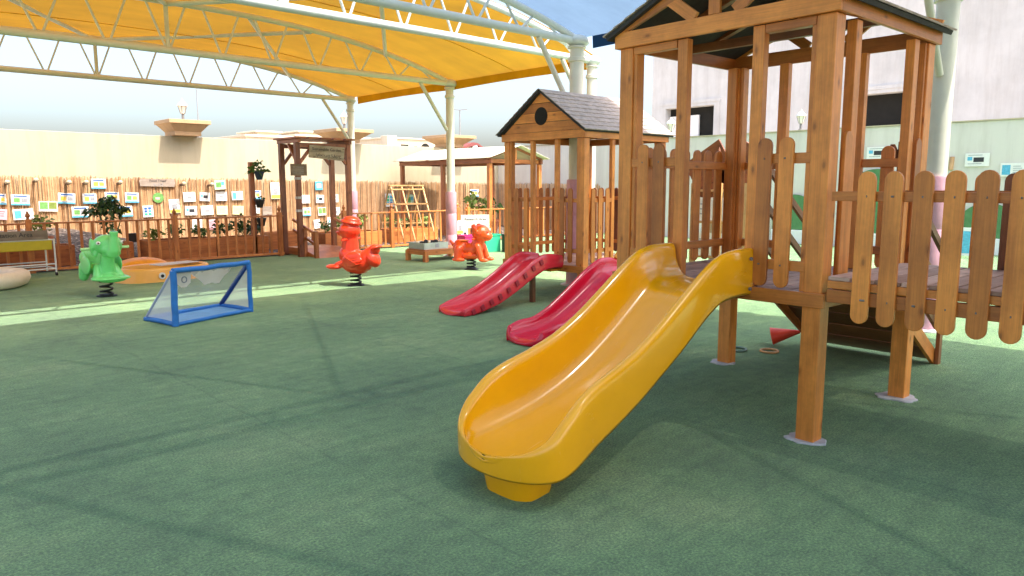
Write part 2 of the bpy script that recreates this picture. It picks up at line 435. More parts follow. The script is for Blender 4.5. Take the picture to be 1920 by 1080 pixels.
# ---------------------------------------------------------------- ground
def sheet(x0, x1, y0, y1, z, nx=1, ny=1, hf=None):
    mb = MB(); vs = []
    for i in range(nx+1):
        for j in range(ny+1):
            x = x0+(x1-x0)*i/nx; y = y0+(y1-y0)*j/ny
            vs.append((x, y, hf(x, y) if hf else z))
    fs = [(i*(ny+1)+j, (i+1)*(ny+1)+j, (i+1)*(ny+1)+j+1, i*(ny+1)+j+1) for i in range(nx) for j in range(ny)]
    mb.add(vs, fs, (1, 0, 0)); return mb
tag(mk('ground', sheet(-900, 1500, -900, 1500, -.03), SAND), kind='structure')
tag(mk('turf', sheet(-14, 18.2, -10, 14.95, 0), TURF), kind='structure')
def ghf(x, y):
    t = min(1, max(0, (y-15.0)/3.2)); k = max(0.0, min(1, (6.4-x)/2.2))
    return .012+.50*k*t*t*(3-2*t)+.03*sin(x*3.1+y*1.7)*t+.012*sin(9*x)*sin(8*y)
tag(mk('gravel_bed', sheet(-3, 18.2, 14.95, 20.0, .01, 90, 26, ghf), GRAVEL, None, 60), kind='structure')

# ---------------------------------------------------------------- boundary walls
YW, XW = 20.0, 18.3
mb = MB(); mb.bx(-14, XW+.25, YW, YW+.25, -.03, 2.76)
wl = mk('boundary_wall', mb, WALL_L, None, None, .01)
tag(wl, 'long cream rendered boundary wall above the reed screening', 'wall')
mb = MB(); mb.bx(XW, XW+.25, -12, YW-.002, -.03, 2.83)
wr = mk('boundary_wall', mb, WALL_R, None, None, .01)
tag(wr, 'pale grey green boundary wall behind the wooden tower', 'wall')
mk('coping', B(XW-.03, XW+.28, -12, YW-.04, 2.832, 2.86), WALL_L, wr)

def reed(x0, x1, y, ztop0, ztop1, along='x', name='reed_screen'):
    mb = MB(); p = x0
    while p < x1:
        d = random.uniform(.016, .026); zt = ztop0+(ztop1-ztop0)*(p-x0)/(x1-x0)+random.gauss(0, .022)
        ln = random.gauss(0, .012); bx = random.uniform(0, .018)
        a = (p, y-bx) if along == 'x' else (y-bx, p)
        b = (p+ln, y-bx) if along == 'x' else (y-bx, p+ln)
        r = d/2; off = [(-r, 0), (0, -r), (r, 0)] if along == 'x' else [(0, r), (-r, 0), (0, -r)]
        V = [(a[0]+o[0], a[1]+o[1], -.02) for o in off]+[(b[0]+o[0], b[1]+o[1], zt) for o in off]
        mb.add(V, [(0, 1, 4, 3), (1, 2, 5, 4), (3, 4, 5)])
        p += d*.93
    return mk(name, mb, REED)
r1 = reed(-3, XW-.05, YW-.02, 1.78, 1.56)
tag(r1, 'golden dry reed screen covering the lower part of the cream wall', 'reed screen')
r2 = reed(15.2, YW-.06, XW-.02, 1.53, 1.55, 'y')
tag(r2, 'short reed screen on the grey green wall behind the pergola', 'reed screen')

# wall piers with flared caps and lanterns
def lantern(root, s=1.0):
    mk('stem', one(lambda m: (m.lathe([(.07*s, 0), (.07*s, .02*s), (.035*s, .04*s), (.03*s, .17*s), (.05*s, .18*s)], 12))), LAMPM, root, 40)
    mk('glass', one(lambda m: m.lathe([(.055*s, .185*s), (.115*s, .38*s), (.115*s, .385*s)], 6)), LAMPG, root)
    mb = MB()
    for j in range(6):
        a = 2*pi*j/6; mb.tube([(.058*s*cos(a), .058*s*sin(a), .185*s), (.118*s*cos(a), .118*s*sin(a), .385*s)], .007*s, 5)
    mk('frame', mb, LAMPM, root)
    mk('hood', one(lambda m: m.lathe([(.14*s, .386*s), (.14*s, .40*s), (.085*s, .47*s), (.05*s, .50*s), (.02*s, .52*s), (.022*s, .55*s), (.004*s, .58*s)], 12)), LAMPG, root, 40)
def pier(x, label, lab2, half=.52, hb=.33, zc=2.77):
    t = thing('wall_pier', label, 'wall pier', (x, YW, 0), 0, 'sandstone capped piers of the cream wall')
    mk('shaft', B(-hb, hb, .0, .35, 2.761, zc-.001), WALL_L, t)
    mb = MB(); k = .1
    for (a, z) in ((hb, zc), (hb, zc+.10), (half*.9, zc+.30), (half, zc+.31), (half, zc+.40)):
        pass
    prof = [(hb, zc), (hb, zc+.10), (half*.93, zc+.29), (half, zc+.295), (half, zc+.39)]
    V = []; Fc = []
    for a, z in prof: V += [(-a, -a-k+.12, z), (a, -a-k+.12, z), (a, a+.1, z), (-a, a+.1, z)]
    for i in range(len(prof)-1):
        for j in range(4): Fc.append((i*4+j, i*4+(j+1) % 4, i*4+4+(j+1) % 4, i*4+4+j))
    Fc += [(3, 2, 1, 0), tuple(range(len(V)-4, len(V)))]
    mb.add(V, Fc); mk('cap', mb, CAPSTONE, t, None, .006)
    l = thing('lantern', lab2, 'lantern', (x, YW, zc+.391), 0, 'lanterns standing on the cream wall piers'); lantern(l, .98)
pier(7.25, 'wall pier with flared sandstone cap casting a square shadow left of the arbor', 'grey lantern on the wall pier left of the garden arbor')
pier(12.0, 'sandstone capped wall pier behind the roof of the garden arbor', 'grey lantern on the pier behind the arbor roof', .64)
pier(16.1, 'sandstone capped wall pier behind the middle padded column', 'lantern half hidden behind the middle padded column', .64)
for y_, lab, s_ in ((8.76, 'filigree lantern on the grey green wall seen between the tower posts', .9), (12.67, 'pale lantern on the grey green wall by the square window', 1.0)):
    l = thing('lantern', lab, 'lantern', (XW+.12, y_, 2.862), 0, 'lanterns on the grey green wall'); lantern(l, s_)

# pegs stuck in the reed screen
for i, (x, z, lab) in enumerate(((3.25, 1.55, 'leftmost pale peg sticking out of the reed screen'), (3.80, 1.60, 'peg left of the green photo pair on the reed screen'),
        (4.46, 1.55, 'peg above the card with two dark photos'), (4.82, 1.55, 'peg just left of the highest blue card'), (5.56, 1.55, 'peg on the reed screen above the sapling'),
        (7.06, 1.52, 'peg at the right end of the long white sign board'), (7.78, 1.50, 'peg left of the green picture card on the reeds'))):
    t = thing('wooden_peg', lab, 'peg', (x, YW-.02, z), 0, 'pegs sticking out of the reed screen')
    mk('shaft', one(lambda m: m.tube([(0, 0, 0), (0, -.27, .015)], [.03, .04], 10)), BARK, t, 40)
    mk('tip', one(lambda m: m.ell((0, -.29, .035), (.055, .04, .05), None, 10, 6)), WALL_L, t, 60)

# ---------------------------------------------------------------- cards and posters on the reeds
S_ = 20/19.0
def card(xo, zo, w_, h_, style, label, y=YW-.075, face='y', group='cards pinned on the reed screen', x=None, z=None, name='info_card'):
    x = xo*S_ if x is None else x; z = 1.5+(zo-1.5)*S_ if z is None else z
    t = thing(name, label, 'card', (x, y, z) , 0 if face == 'y' else -pi/2, group)
    if face == 'x': t.location = (y, x, z)
    else: t.rotation_euler = (RAD(random.gauss(0, 1.5)), RAD(random.gauss(0, 2.2)), 0)
    hw, hh = w_/2, h_/2
    base = {'blue': OFFW, 'white': OFFW, 'photo': OFFW, 'yellow': PALEYEL, 'green': PALEGRN, 'cyan': OFFW, 'pink': INKPINK, 'grey': GREYWOOD, 'round': INKGRN, 'plant': OFFW, 'half': OFFW, 'sky': INKCYAN, 'animal': OFFW}[style]
    if style == 'round':
        mk('board', one(lambda m: m.prism([(hw*cos(2*pi*i/16), hh*sin(2*pi*i/16)) for i in range(16)], (0, .012, 0), (1, 0, 0), (0, 0, 1), (0, -.012, 0))), base, t)
    else: mk('board', B(-hw, hw, 0, .014, -hh, hh), base, t)
    def patch(nm, a0, a1, b0, b1, m, d=.0025):
        mk(nm, B(hw*a0, hw*a1, -d, -.0004, hh*b0, hh*b1), m, t)
    def lines(a0, a1, bs, m=INKGREY):
        mb = MB()
        for b in bs: mb.bx(hw*a0, hw*(a1-random.uniform(0, .3)), -.0022, -.0004, hh*(b-.045), hh*(b+.045))
        mk('text_lines', mb, m, t)
    rv = random.Random(hash((round(x, 2), round(z, 2))) & 0xffff)
    if style == 'blue':
        patch('header', -.72, .72, .58, .84, INKBLUE); patch('footer_band', -1, 1, -1, -.72, INKCYAN)
        patch('picture', -.72, -.05, -.45, .32, rv.choice((INKYEL, INKGRN))); patch('picture', .08, .72, -.40, .28, rv.choice((INKYEL, INKGREY))); lines(-.8, .8, (.42, -.6))
    elif style == 'photo':
        patch('picture', -.9, -.04, -.55, .85, INKGRN); patch('picture', .06, .9, -.5, .85, LEAF2)
    elif style == 'white': lines(-.75, .8, (.6, .38, .12, -.35, -.58), INKGREY); patch('picture', -.35, .3, -.25, .02, INKGREY)
    elif style == 'animal': lines(-.75, .6, (.7, -.6)); patch('picture', -.3, .55, -.35, .35, INK); patch('drawing', -.8, -.4, -.1, .45, INKCYAN)
    elif style == 'yellow': lines(-.8, .8, (.5, .2, -.1, -.4), INKGREY)
    elif style == 'green': patch('picture', -.7, .2, -.5, .5, INKGRN); patch('drawing', .25, .75, -.1, .6, INKCYAN); mk('tray', B(-hw*1.0, hw*1.0, -.06, -.003, -hh*1.12, -hh*1.002), BARK, t)
    elif style == 'cyan':
        for a in (-.45, .3):
            for b in (-.5, 0, .5): patch('picture', a-.28, a+.3, b-.2, b+.2, rv.choice((INKCYAN, INKBLUE, JADE)))
    elif style == 'pink': lines(-.7, .7, (.5, .1, -.3), INK)
    elif style == 'plant': patch('picture', -.5, .5, -.45, .3, INKGREY); patch('footer_band', -.95, .95, -.95, -.5, INKYEL); lines(-.7, .7, (.75, .55))
    elif style == 'half': patch('picture', -.85, -.2, -.75, .7, INKCYAN); lines(0, .8, (.5, .2, -.1, -.4))
    elif style == 'sky': patch('picture', -.6, .6, -.5, .5, OFFW)
    elif style == 'round': patch('drawing', -.5, .3, -.35, .1, INKPINK)
    return t
CARDS = [
 (4.88, 1.545, .32, .24, 'blue', 'highest blue edged card, alone above the sapling'),
 (2.97, 1.22, .22, .24, 'blue', 'blue edged card cut by the left photo edge, upper row'),
 (3.33, 1.20, .36, .24, 'blue', 'blue card under the leftmost peg, upper row'),
 (4.21, 1.22, .36, .25, 'blue', 'blue card with two dark photos under the third peg'),
 (4.67, 1.21, .30, .24, 'blue', 'blue card just left of the sapling top'),
 (5.14, 1.25, .32, .22, 'blue', 'blue card partly behind the sapling crown'),
 (5.57, 1.22, .32, .25, 'blue', 'blue card right of the sapling crown, upper row'),
 (2.96, .90, .22, .24, 'pink', 'pinkish card cut by the left photo edge, lower row'),
 (3.36, .89, .40, .24, 'half', 'card with a blue fish like patch above the yellow trough'),
 (3.84, 1.05, .38, .23, 'photo', 'pair of green plant photos on one board'),
 (4.46, .91, .36, .26, 'blue', 'blue card left of the sapling stem, lower row'),
 (5.40, .90, .34, .26, 'blue', 'blue card right of the sapling stem, lower row'),
 (6.16, 1.21, .27, .26, 'round', 'round green plaque with a pink fish under the long white sign'),
 (5.91, .89, .25, .29, 'cyan', 'upright poster with a grid of turquoise pictures'),
 (6.53, 1.0, .27, .36, 'plant', 'upright poster with lilac flower and yellow foot'),
 (7.68, 1.52, .30, .25, 'green', 'bright green picture card with a dark ledge below it'),
 (6.90, 1.22, .31, .25, 'white', 'white drawing card right of the lilac flower poster, upper row'),
 (7.28, 1.22, .27, .23, 'animal', 'white card with a small dark figure, upper row'),
 (7.70, 1.23, .30, .25, 'white', 'white card directly below the bright green picture card'),
 (8.12, 1.24, .31, .24, 'half', 'white card with a solid blue left half'),
 (6.92, .88, .31, .24, 'animal', 'white card with dark writing right of the lilac flower poster, lower row'),
 (7.32, .88, .33, .25, 'white', 'white card with little drawings, left of the pale yellow pair'),
 (7.70, .87, .30, .24, 'yellow', 'left one of two pale yellow written cards'),
 (8.12, .86, .31, .24, 'yellow', 'right one of two pale yellow written cards'),
 (8.62, 1.26, .30, .24, 'blue', 'blue card behind the post with hanging pots'),
 (8.58, .88, .28, .24, 'white', 'white card behind the post with hanging pots, lower row'),
 (9.17, 1.36, .27, .46, 'plant', 'tall poster with yellow foot left of the arbor'),
 (8.92, .83, .28, .24, 'grey', 'grey wooden board left of the arbor, just above the fence'),
 (10.48, 1.49, .24, .25, 'sky', 'light blue card high inside the arbor opening'),
 (10.06, 1.12, .26, .24, 'white', 'left card of the upper row inside the arbor opening'),
 (10.50, 1.12, .26, .24, 'animal', 'middle card of the upper row inside the arbor opening'),
 (10.95, 1.13, .28, .24, 'white', 'right card of the upper row, behind the inner arbor post'),
 (10.08, .77, .26, .24, 'blue', 'left card of the lower row inside the arbor opening'),
 (10.55, .77, .26, .24, 'photo', 'middle card of the lower row inside the arbor opening'),
 (11.0, .76, .26, .24, 'white', 'right card of the lower row, behind the inner arbor post'),
 (7.05, .52, .26, .30, 'white', 'white sheet hanging low behind the fence balusters'),
 (7.45, .52, .26, .26, 'pink', 'pink sheet hanging low behind the fence balusters'),
 (10.38, .42, .20, .26, 'white', 'narrow white sheet low behind the ramp'),
 (10.85, .46, .30, .28, 'animal', 'white sheet low behind the right ramp rail'),
 (12.85, 1.05, .34, .42, 'cyan', 'turquoise poster left of the lattice frame'),
 (13.6, 1.05, .30, .34, 'green', 'green poster seen through the lattice frame'),
]
for c in CARDS: card(*c)
tt = thing('sign_board', 'long whitish wooden sign board reading Food Trees on the reeds', 'sign', (6.17*S_, YW-.085, 1.5+.075*S_))
mk('board', one(lambda m: m.prism([(-.42, -.09), (.40, -.11), (.43, -.02), (.41, .085), (-.40, .10), (-.44, .03)], (0, .03, 0), (1, 0, 0), (0, 0, 1), (0, -.03, 0), (1, 0, 0))), wood('white_washed_board', (.66, .62, .57), (.5, .46, .42), .8, 0), tt)
mk('lettering', text_mb('Food Trees', .085, (0, 0, .015), (1, 0, 0), (0, 0, 1)), INK, tt)
mk('lettering', text_mb('\u0627\u0644\u0627\u0634\u062c\u0627\u0631'[::-1], .07, (0, 0, -.065), (1, 0, 0), (0, 0, 1)), INKGREY, tt)
card(0, 0, .40, .26, 'blue', 'pale poster with a row of pictures under the pergola roof', x=17.1, z=1.22)

# ---------------------------------------------------------------- garden fence
YF = 14.9
def fence(x0, x1, posts, label, m=WOOD_F, y=YF, h=.87, sp=.185):
    t = thing('garden_fence', label, 'fence', ((x0+x1)/2, y, 0), 0, 'orange brown baluster fences round the garden'); c = (x0+x1)/2
    mk('top_rail', B(x0-c, x1-c, -.035, .035, h-.03, h), m, t, None, .004)
    mk('bottom_rail', B(x0-c, x1-c, -.02, .02, .03, .075), m, t, None, .004)
    n = int((x1-x0)/sp)
    bal = []
    for i in range(n):
        x = x0+(i+.5)*(x1-x0)/n-c
        if any(abs(x+c-p) < .08 for p in posts): continue
        mb = MB(); a = random.gauss(0, .004)
        mb.beam((x, 0, .076), (x+a, 0, h-.032), .045, .022, (0, 1, 0)); bal.append(mb)
    for mb in bal: mk('baluster', mb, m, t)
    for p in posts:
        mb = MB(); mb.bx(p-c-.045, p-c+.045, -.047, .043, 0, h+.06); mk('post', mb, m, t, None, .004)
        f = MB(); f.lathe([(.03, h+.06), (.02, h+.085), (.04, h+.115), (.035, h+.145), (.015, h+.165), (.02, h+.18), (.002, h+.2)], 10, (p-c, -.002, 0)); mk('finial', f, m, t, 50)
fence(.2, 7.36, [2.7, 5.12, 7.28], 'brown baluster fence from the left edge to the arbor')
fence(8.75, 12.3, [8.85, 10.15, 12.2], 'baluster fence between the arbor and the middle padded column')
fence(12.45, 17.6, [12.55, 15.0, 17.5], 'sunlit baluster fence behind the orange rocker and playhouse')

# arbor over the garden gate
t = thing('garden_arbor', 'dark red timber arbor with slatted top and name board over the garden gate', 'arbor', (8.05, 14.7, 0))
HX, Y0, Y1, HT = .60, -.38, .32, 2.38
for sx in (-1, 1):
    for yy in (Y0, Y1):
        mk('post', B(sx*HX-.05, sx*HX+.05, yy-.05, yy+.05, 0, HT), WOOD_R, t, None, .005)
    mk('side_beam', B(sx*HX-.035, sx*HX+.035, Y0-.12, Y1+.12, HT+.001, HT+.075), WOOD_R, t, None, .005)
    for yy in (Y0, Y1):
        mb = MB(); mb.beam((sx*(HX-.052), yy, HT-.42), (sx*(HX-.36), yy, HT-.04), .045, .06); mk('brace', mb, WOOD_R, t)
    mb = MB(); mb.beam((sx*HX, Y0+.052, HT-.36), (sx*HX, -.03, HT-.02), .045, .06, (1, 0, 0)); mk('brace', mb, WOOD_R, t)
for yy in (Y0, Y1): mk('cross_beam', B(-HX+.051, HX-.051, yy-.035, yy+.035, HT-.09, HT-.001), WOOD_R, t, None, .005)
for k in range(5):
    x = -.58+k*.29; mk('roof_slat', B(x-.115, x+.115, Y0-.16, Y1+.16, HT+.078, HT+.115), WOOD_R, t, None, .005)
b = mk('name_board', one(lambda m: m.prism([(-.42, -.13), (.40, -.19), (.44, .10), (-.40, .13)], (.06, Y0-.037, HT-.17), (1, 0, 0), (0, 0, 1), (0, -.025, 0), (1, 0, 0))), GREYWOOD, t)
mk('lettering', text_mb('Sustainable Garden', .088, (.06, Y0-.063, HT-.155), (1, 0, -.03), (0, 0, 1)), INK, b)
mk('lettering', text_mb('\u062d\u062f\u064a\u0642\u0629 \u0645\u0633\u062a\u062f\u0627\u0645\u0629'[::-1], .08, (.10, Y0-.063, HT-.27), (1, 0, -.03), (0, 0, 1)), INK, b)
b = mk('notice_board', B(-HX-.19, -HX+.17, Y0-.078, Y0-.053, HT-.68, HT-.44), GREYWOOD, t)
mb = MB()
for k in range(4): mb.bx(-HX-.14, -HX+.10, Y0-.080, Y0-.0785, HT-.51-k*.04, HT-.50-k*.04)
mk('text_lines', mb, INKGREY, b)
for z in (1.62, 1.22, .95): mk('rope_wrap', B(-HX-.056, -HX+.056, Y0-.056, Y0+.056, z, z+.05), CONC, t)

# ramp with rails in front of the gate
t = thing('garden_ramp', 'orange brown wooden ramp with short side rails leading through the arbor', 'ramp', (8.05, 14.2, 0))
def rampm(m): m.prism([(-.42, 0), (1.0, 0), (1.0, .16), (.35, .16)], (-.46, 0, 0), (0, 1, 0), (0, 0, 1), (.92, 0, 0), (1, 0, 0))
mk('deck', one(rampm), WOOD_F, t, None, .004)
for sx in (-1, 1):
    for yy, h in ((-.36, .56), (.12, .60)):
        mk('rail_post', B(sx*.50-.04, sx*.50+.04, yy-.04, yy+.04, 0, h), WOOD_F, t, None, .004)
    for h in (.50, .28):
        mb = MB(); mb.beam((sx*.50, -.34, h), (sx*.50, .62, h+.27), .035, .05); mk('rail', mb, WOOD_F, t)

# ---------------------------------------------------------------- planters, plants, pots behind the fence
def planter(x, y, w_, d, h, label, leafm, n, plants=True, ph=.28):
    t = thing('planter_box', label, 'planter', (x, y, 0), 0, 'timber planter boxes in the garden')
    for nm, bxs in (('front_board', (-w_/2, w_/2, -d/2, -d/2+.03)), ('back_board', (-w_/2, w_/2, d/2-.03, d/2)), ('end_board', (-w_/2, -w_/2+.03, -d/2+.031, d/2-.031)), ('end_board', (w_/2-.03, w_/2, -d/2+.031, d/2-.031))):
        mk(nm, B(*bxs, .0, h, (1, 0, 0) if nm != 'end_board' else (0, 1, 0)), WOOD_F, t, None, .004)
    mk('soil', B(-w_/2+.031, w_/2-.031, -d/2+.031, d/2-.031, .02, h-.05), SOIL, t)
    return t
SOIL = plain('potting_soil', (.05, .035, .025), .95, .3, 14, .8, 50)
def plant(x, y, z, label, leafm, hh=.3, r=.14, n=60, size=.09, group='young plants growing in the planter boxes', name='leafy_plant'):
    t = thing(name, label, 'plant', (x, y, z), 0, group)
    mb = MB()
    for k in range(4): mb.tube([(0, 0, 0), (random.gauss(0, r*.3), random.gauss(0, r*.3), hh*.5), (random.gauss(0, r*.5), random.gauss(0, r*.5), hh*.9)], .006, 5)
    mk('stems', mb, LEAF2, t)
    mb = MB(); mb.leaves((0, 0, hh*.65), (r, r, hh*.5), n, size); mk('foliage', mb, leafm, t)
    return t
planter(5.45, 15.75, 1.35, .6, .42, 'planter box behind the fence left of the tall fence post', LEAF, 5)
planter(6.75, 15.8, 1.1, .6, .40, 'planter box behind the fence right of the tall fence post', LEAF3, 5)
planter(2.9, 15.7, 1.2, .5, .42, 'planter box behind the yellow trough stand', LEAF, 0)
planter(4.45, 16.0, .30, .5, .40, 'narrow planter box behind the green elephant rocker', LEAF, 0)
planter(9.7, 16.2, 1.6, .7, .36, 'planter box behind the scarlet duck rocker', LEAF2, 5)
planter(11.7, 16.4, 1.5, .7, .36, 'planter box below the lattice frame', LEAF2, 5)
planter(8.2, 16.6, .9, .6, .40, 'planter box straight behind the ramp', LEAF, 0)
PL = [(4.98, 15.75, .37, 'sparse plant at the left end of the planter behind the fence', LEAF2, .26), (5.42, 15.75, .37, 'upright plant in the middle of the planter left of the tall fence post', LEAF, .34), (5.9, 15.75, .37, 'plant at the right end of the planter left of the tall fence post', LEAF, .28),
      (6.35, 15.8, .35, 'dark plant at the left end of the planter right of the tall fence post', LEAF3, .34), (6.72, 15.8, .35, 'dark bushy plant in the middle of the planter right of the tall fence post', LEAF3, .38), (7.1, 15.8, .35, 'dark plant beside the foot of the hanging pot post', LEAF3, .34),
      (9.1, 16.2, .31, 'leafy plant left in the planter behind the scarlet duck', LEAF, .3), (9.55, 16.2, .31, 'yellow green plant in the planter behind the scarlet duck', LEAF2, .42), (10.1, 16.2, .31, 'yellow flowering plant right in the planter behind the scarlet duck', LEAF2, .45),
      (11.1, 16.4, .31, 'low plant left below the lattice frame', LEAF2, .34), (11.6, 16.4, .31, 'low plant in the middle below the lattice frame', LEAF, .3), (12.2, 16.4, .31, 'low plant right below the lattice frame', LEAF2, .34),
      (7.35, 16.9, .03, 'dark hedge plant left of the arbor', LEAF3, .7), (7.75, 17.2, .03, 'second dark hedge plant beside the arbor post', LEAF3, .66)]
for x, y, z, lab, m, hh in PL: plant(x, y, z, lab, m, hh, .17, 70, .10)
def potted(x, y, z, label, leafm, s=1., group='terracotta pots with plants'):
    t = thing('potted_plant', label, 'potted plant', (x, y, z), 0, group)
    mk('pot', one(lambda m: m.lathe([(.10*s, 0), (.15*s, .22*s), (.165*s, .22*s), (.165*s, .27*s), (.14*s, .27*s), (.13*s, .23*s)], 20)), TERRA, t, 40)
    mb = MB()
    for k in range(5): mb.tube([(0, 0, .2*s), (random.gauss(0, .05), random.gauss(0, .05), .4*s), (random.gauss(0, .12), random.gauss(0, .12), .58*s)], .007, 5)
    mk('stems', mb, BARK, t)
    mb = MB(); mb.leaves((0, 0, .48*s), (.22*s, .2*s, .2*s), 80, .09*s); mk('foliage', mb, leafm, t)
potted(3.22, 16.6, .22, 'terracotta pot with pale leafy plant behind the fence at the left', LEAF2, 1.15)
potted(14.1, 16.3, .05, 'pot with a tall pale plant under the pergola', LEAF2, 2.0)
potted(14.9, 16.6, .05, 'pot with a thin plant right under the pergola', LEAF, 1.6)
potted(2.35, 17.4, .45, 'pot with reddish white flowers above the yellow trough', LEAF2, .9)
# sapling
t = thing('sapling', 'slim sapling with dense dark green crown behind the green elephant', 'tree', (4.25, 16.0, .1))
mb = MB()
for k in range(7):
    a = random.uniform(0, 6.28); e = (random.gauss(0, .17), random.gauss(0, .12), random.uniform(.85, 1.1))
    mb.tube([(.05*cos(a), .05*sin(a), 0), (e[0]*.5, e[1]*.5, .5), e], [.016, .012, .007], 6)
mk('trunk', mb, plain('green_cane', (.10, .17, .05), .6, .3, 8), t)
mb = MB()
for c, r, n in (((0, 0, .98), (.26, .24, .16), 190), ((-.22, 0, .90), (.17, .16, .12), 80), ((.22, 0, .92), (.16, .16, .13), 80), ((.03, 0, 1.12), (.15, .14, .09), 60), ((.02, 0, .62), (.2, .16, .2), 60)): mb.leaves(c, r, n, .10, .5)
mk('crown', mb, LEAF3, t)
# solar box on stand
t = thing('black_box', 'small black box on a short stake behind the fence', 'box', (4.68, 16.1, 0)); mk('stake', B(-.02, .02, -.02, .02, 0, .37), BARK, t); mk('case', B(-.09, .09, -.06, .06, .371, .55), BLACKP, t, None, .01)
# hanging-pot post
t = thing('pot_post', 'dark timber post carrying hanging plant pots behind the fence', 'post', (7.0, 15.55, 0))
mk('shaft', B(-.05, .05, -.05, .05, 0, 2.0), WOOD_R, t, None, .006)
for z, sx in ((1.62, .12), (1.02, .10), (.62, .12)):
    p = thing('hanging_pot', {1.62: 'dark blue hanging pot, topmost on the timber post, with trailing leaves', 1.02: 'black hanging pot halfway up the timber post', .62: 'black hanging pot lowest on the timber post'}[z], 'pot', (7.0+sx, 15.42, z), 0, 'pots hung on the timber post')
    mk('pot', one(lambda m: m.lathe([(.06, 0), (.10, .15), (.11, .15), (.11, .18), (.09, .17)], 14)), plain('dark_blue_pot', (.02, .05, .10), .5, .1, 6) if z > 1.5 else BLACKP, p, 40)
    if z > 1.5:
        mb = MB(); mb.leaves((-.05, 0, .22), (.22, .14, .12), 60, .11); mb.leaves((0, 0, .34), (.06, .06, .08), 16, .09); mk('foliage', mb, LEAF, p)
    else:
        mb = MB(); mb.leaves((0, 0, .18), (.08, .08, .06), 14, .07); mk('foliage', mb, LEAF3, p)

# lattice A-frame
t = thing('lattice_frame', 'pale timber A frame lattice for climbing plants behind the fence', 'trellis', (11.3, 15.9, 0))
def lat(y0, y1, nm):
    mb = MB(); H = 1.5
    for k in range(4):
        x = -.5+k/3*1.0; mb.beam((x, y0, 0.02), (x, y1, H), .035, .03, (0, 1, 0))
    for f in (.36, .68, .93, .995):
        mb.beam((-.53, y0+(y1-y0)*f-.02, H*f), (.53, y0+(y1-y0)*f-.02, H*f), .03, .035)
    mk(nm, mb, WOOD_P, t)
lat(-.62, -.03, 'front_lattice'); lat(.62, .03, 'rear_lattice')

# pergola
t = thing('pergola', 'red brown timber pergola with pale canvas gable roof behind the fence', 'pergola', (13.5, 15.1, 0))
PX, PY, PZ = 2.05, 4.2, 2.22
for x in (.06, PX-.06):
    for y in (.06, PY/2, PY-.06):
        mk('post', B(x-.055, x+.055, y-.055, y+.055, 0, PZ-.13), WOOD_R if y > 1 else WOOD_F, t, None, .005)
    mk('eave_beam', B(x-.04, x+.04, -.05, PY+.05, PZ-.128, PZ), WOOD_R, t, None, .005)
for y in (.06, PY/2, PY-.06):
    mk('tie_beam', B(.101, PX-.101, y-.035, y+.035, PZ-.12, PZ-.01), WOOD_F if y < 1 else WOOD_R, t, None, .005)
    mk('king_post', B(PX/2-.035, PX/2+.035, y-.035, y+.035, PZ-.009, PZ+.30), WOOD_F, t)
    for s in (-1, 1):
        mb = MB(); mb.beam((PX/2, y, PZ+.31), (PX/2+s*(PX/2+.05), y, PZ+.0), .045, .06); mk('rafter', mb, WOOD_R, t)
mb = MB(); V = []; nn = 14
for j in range(nn+1):
    y = -.18+(PY+.36)*j/nn; sag = -.035*abs(sin(pi*j/nn*3))
    for a in range(9):
        u = -1+a/4; V.append((PX/2+u*(PX/2+.14), y, PZ+.385-.36*abs(u)+sag*(1-abs(abs(u)-.5)*1.2)))
mb.add(V, [(j*9+a, j*9+a+1, (j+1)*9+a+1, (j+1)*9+a) for j in range(nn) for a in range(8)])
o = mk('canvas_roof', mb, BEIGECLOTH, t, 60); md = o.modifiers.new('solid', 'SOLIDIFY'); md.thickness = .012

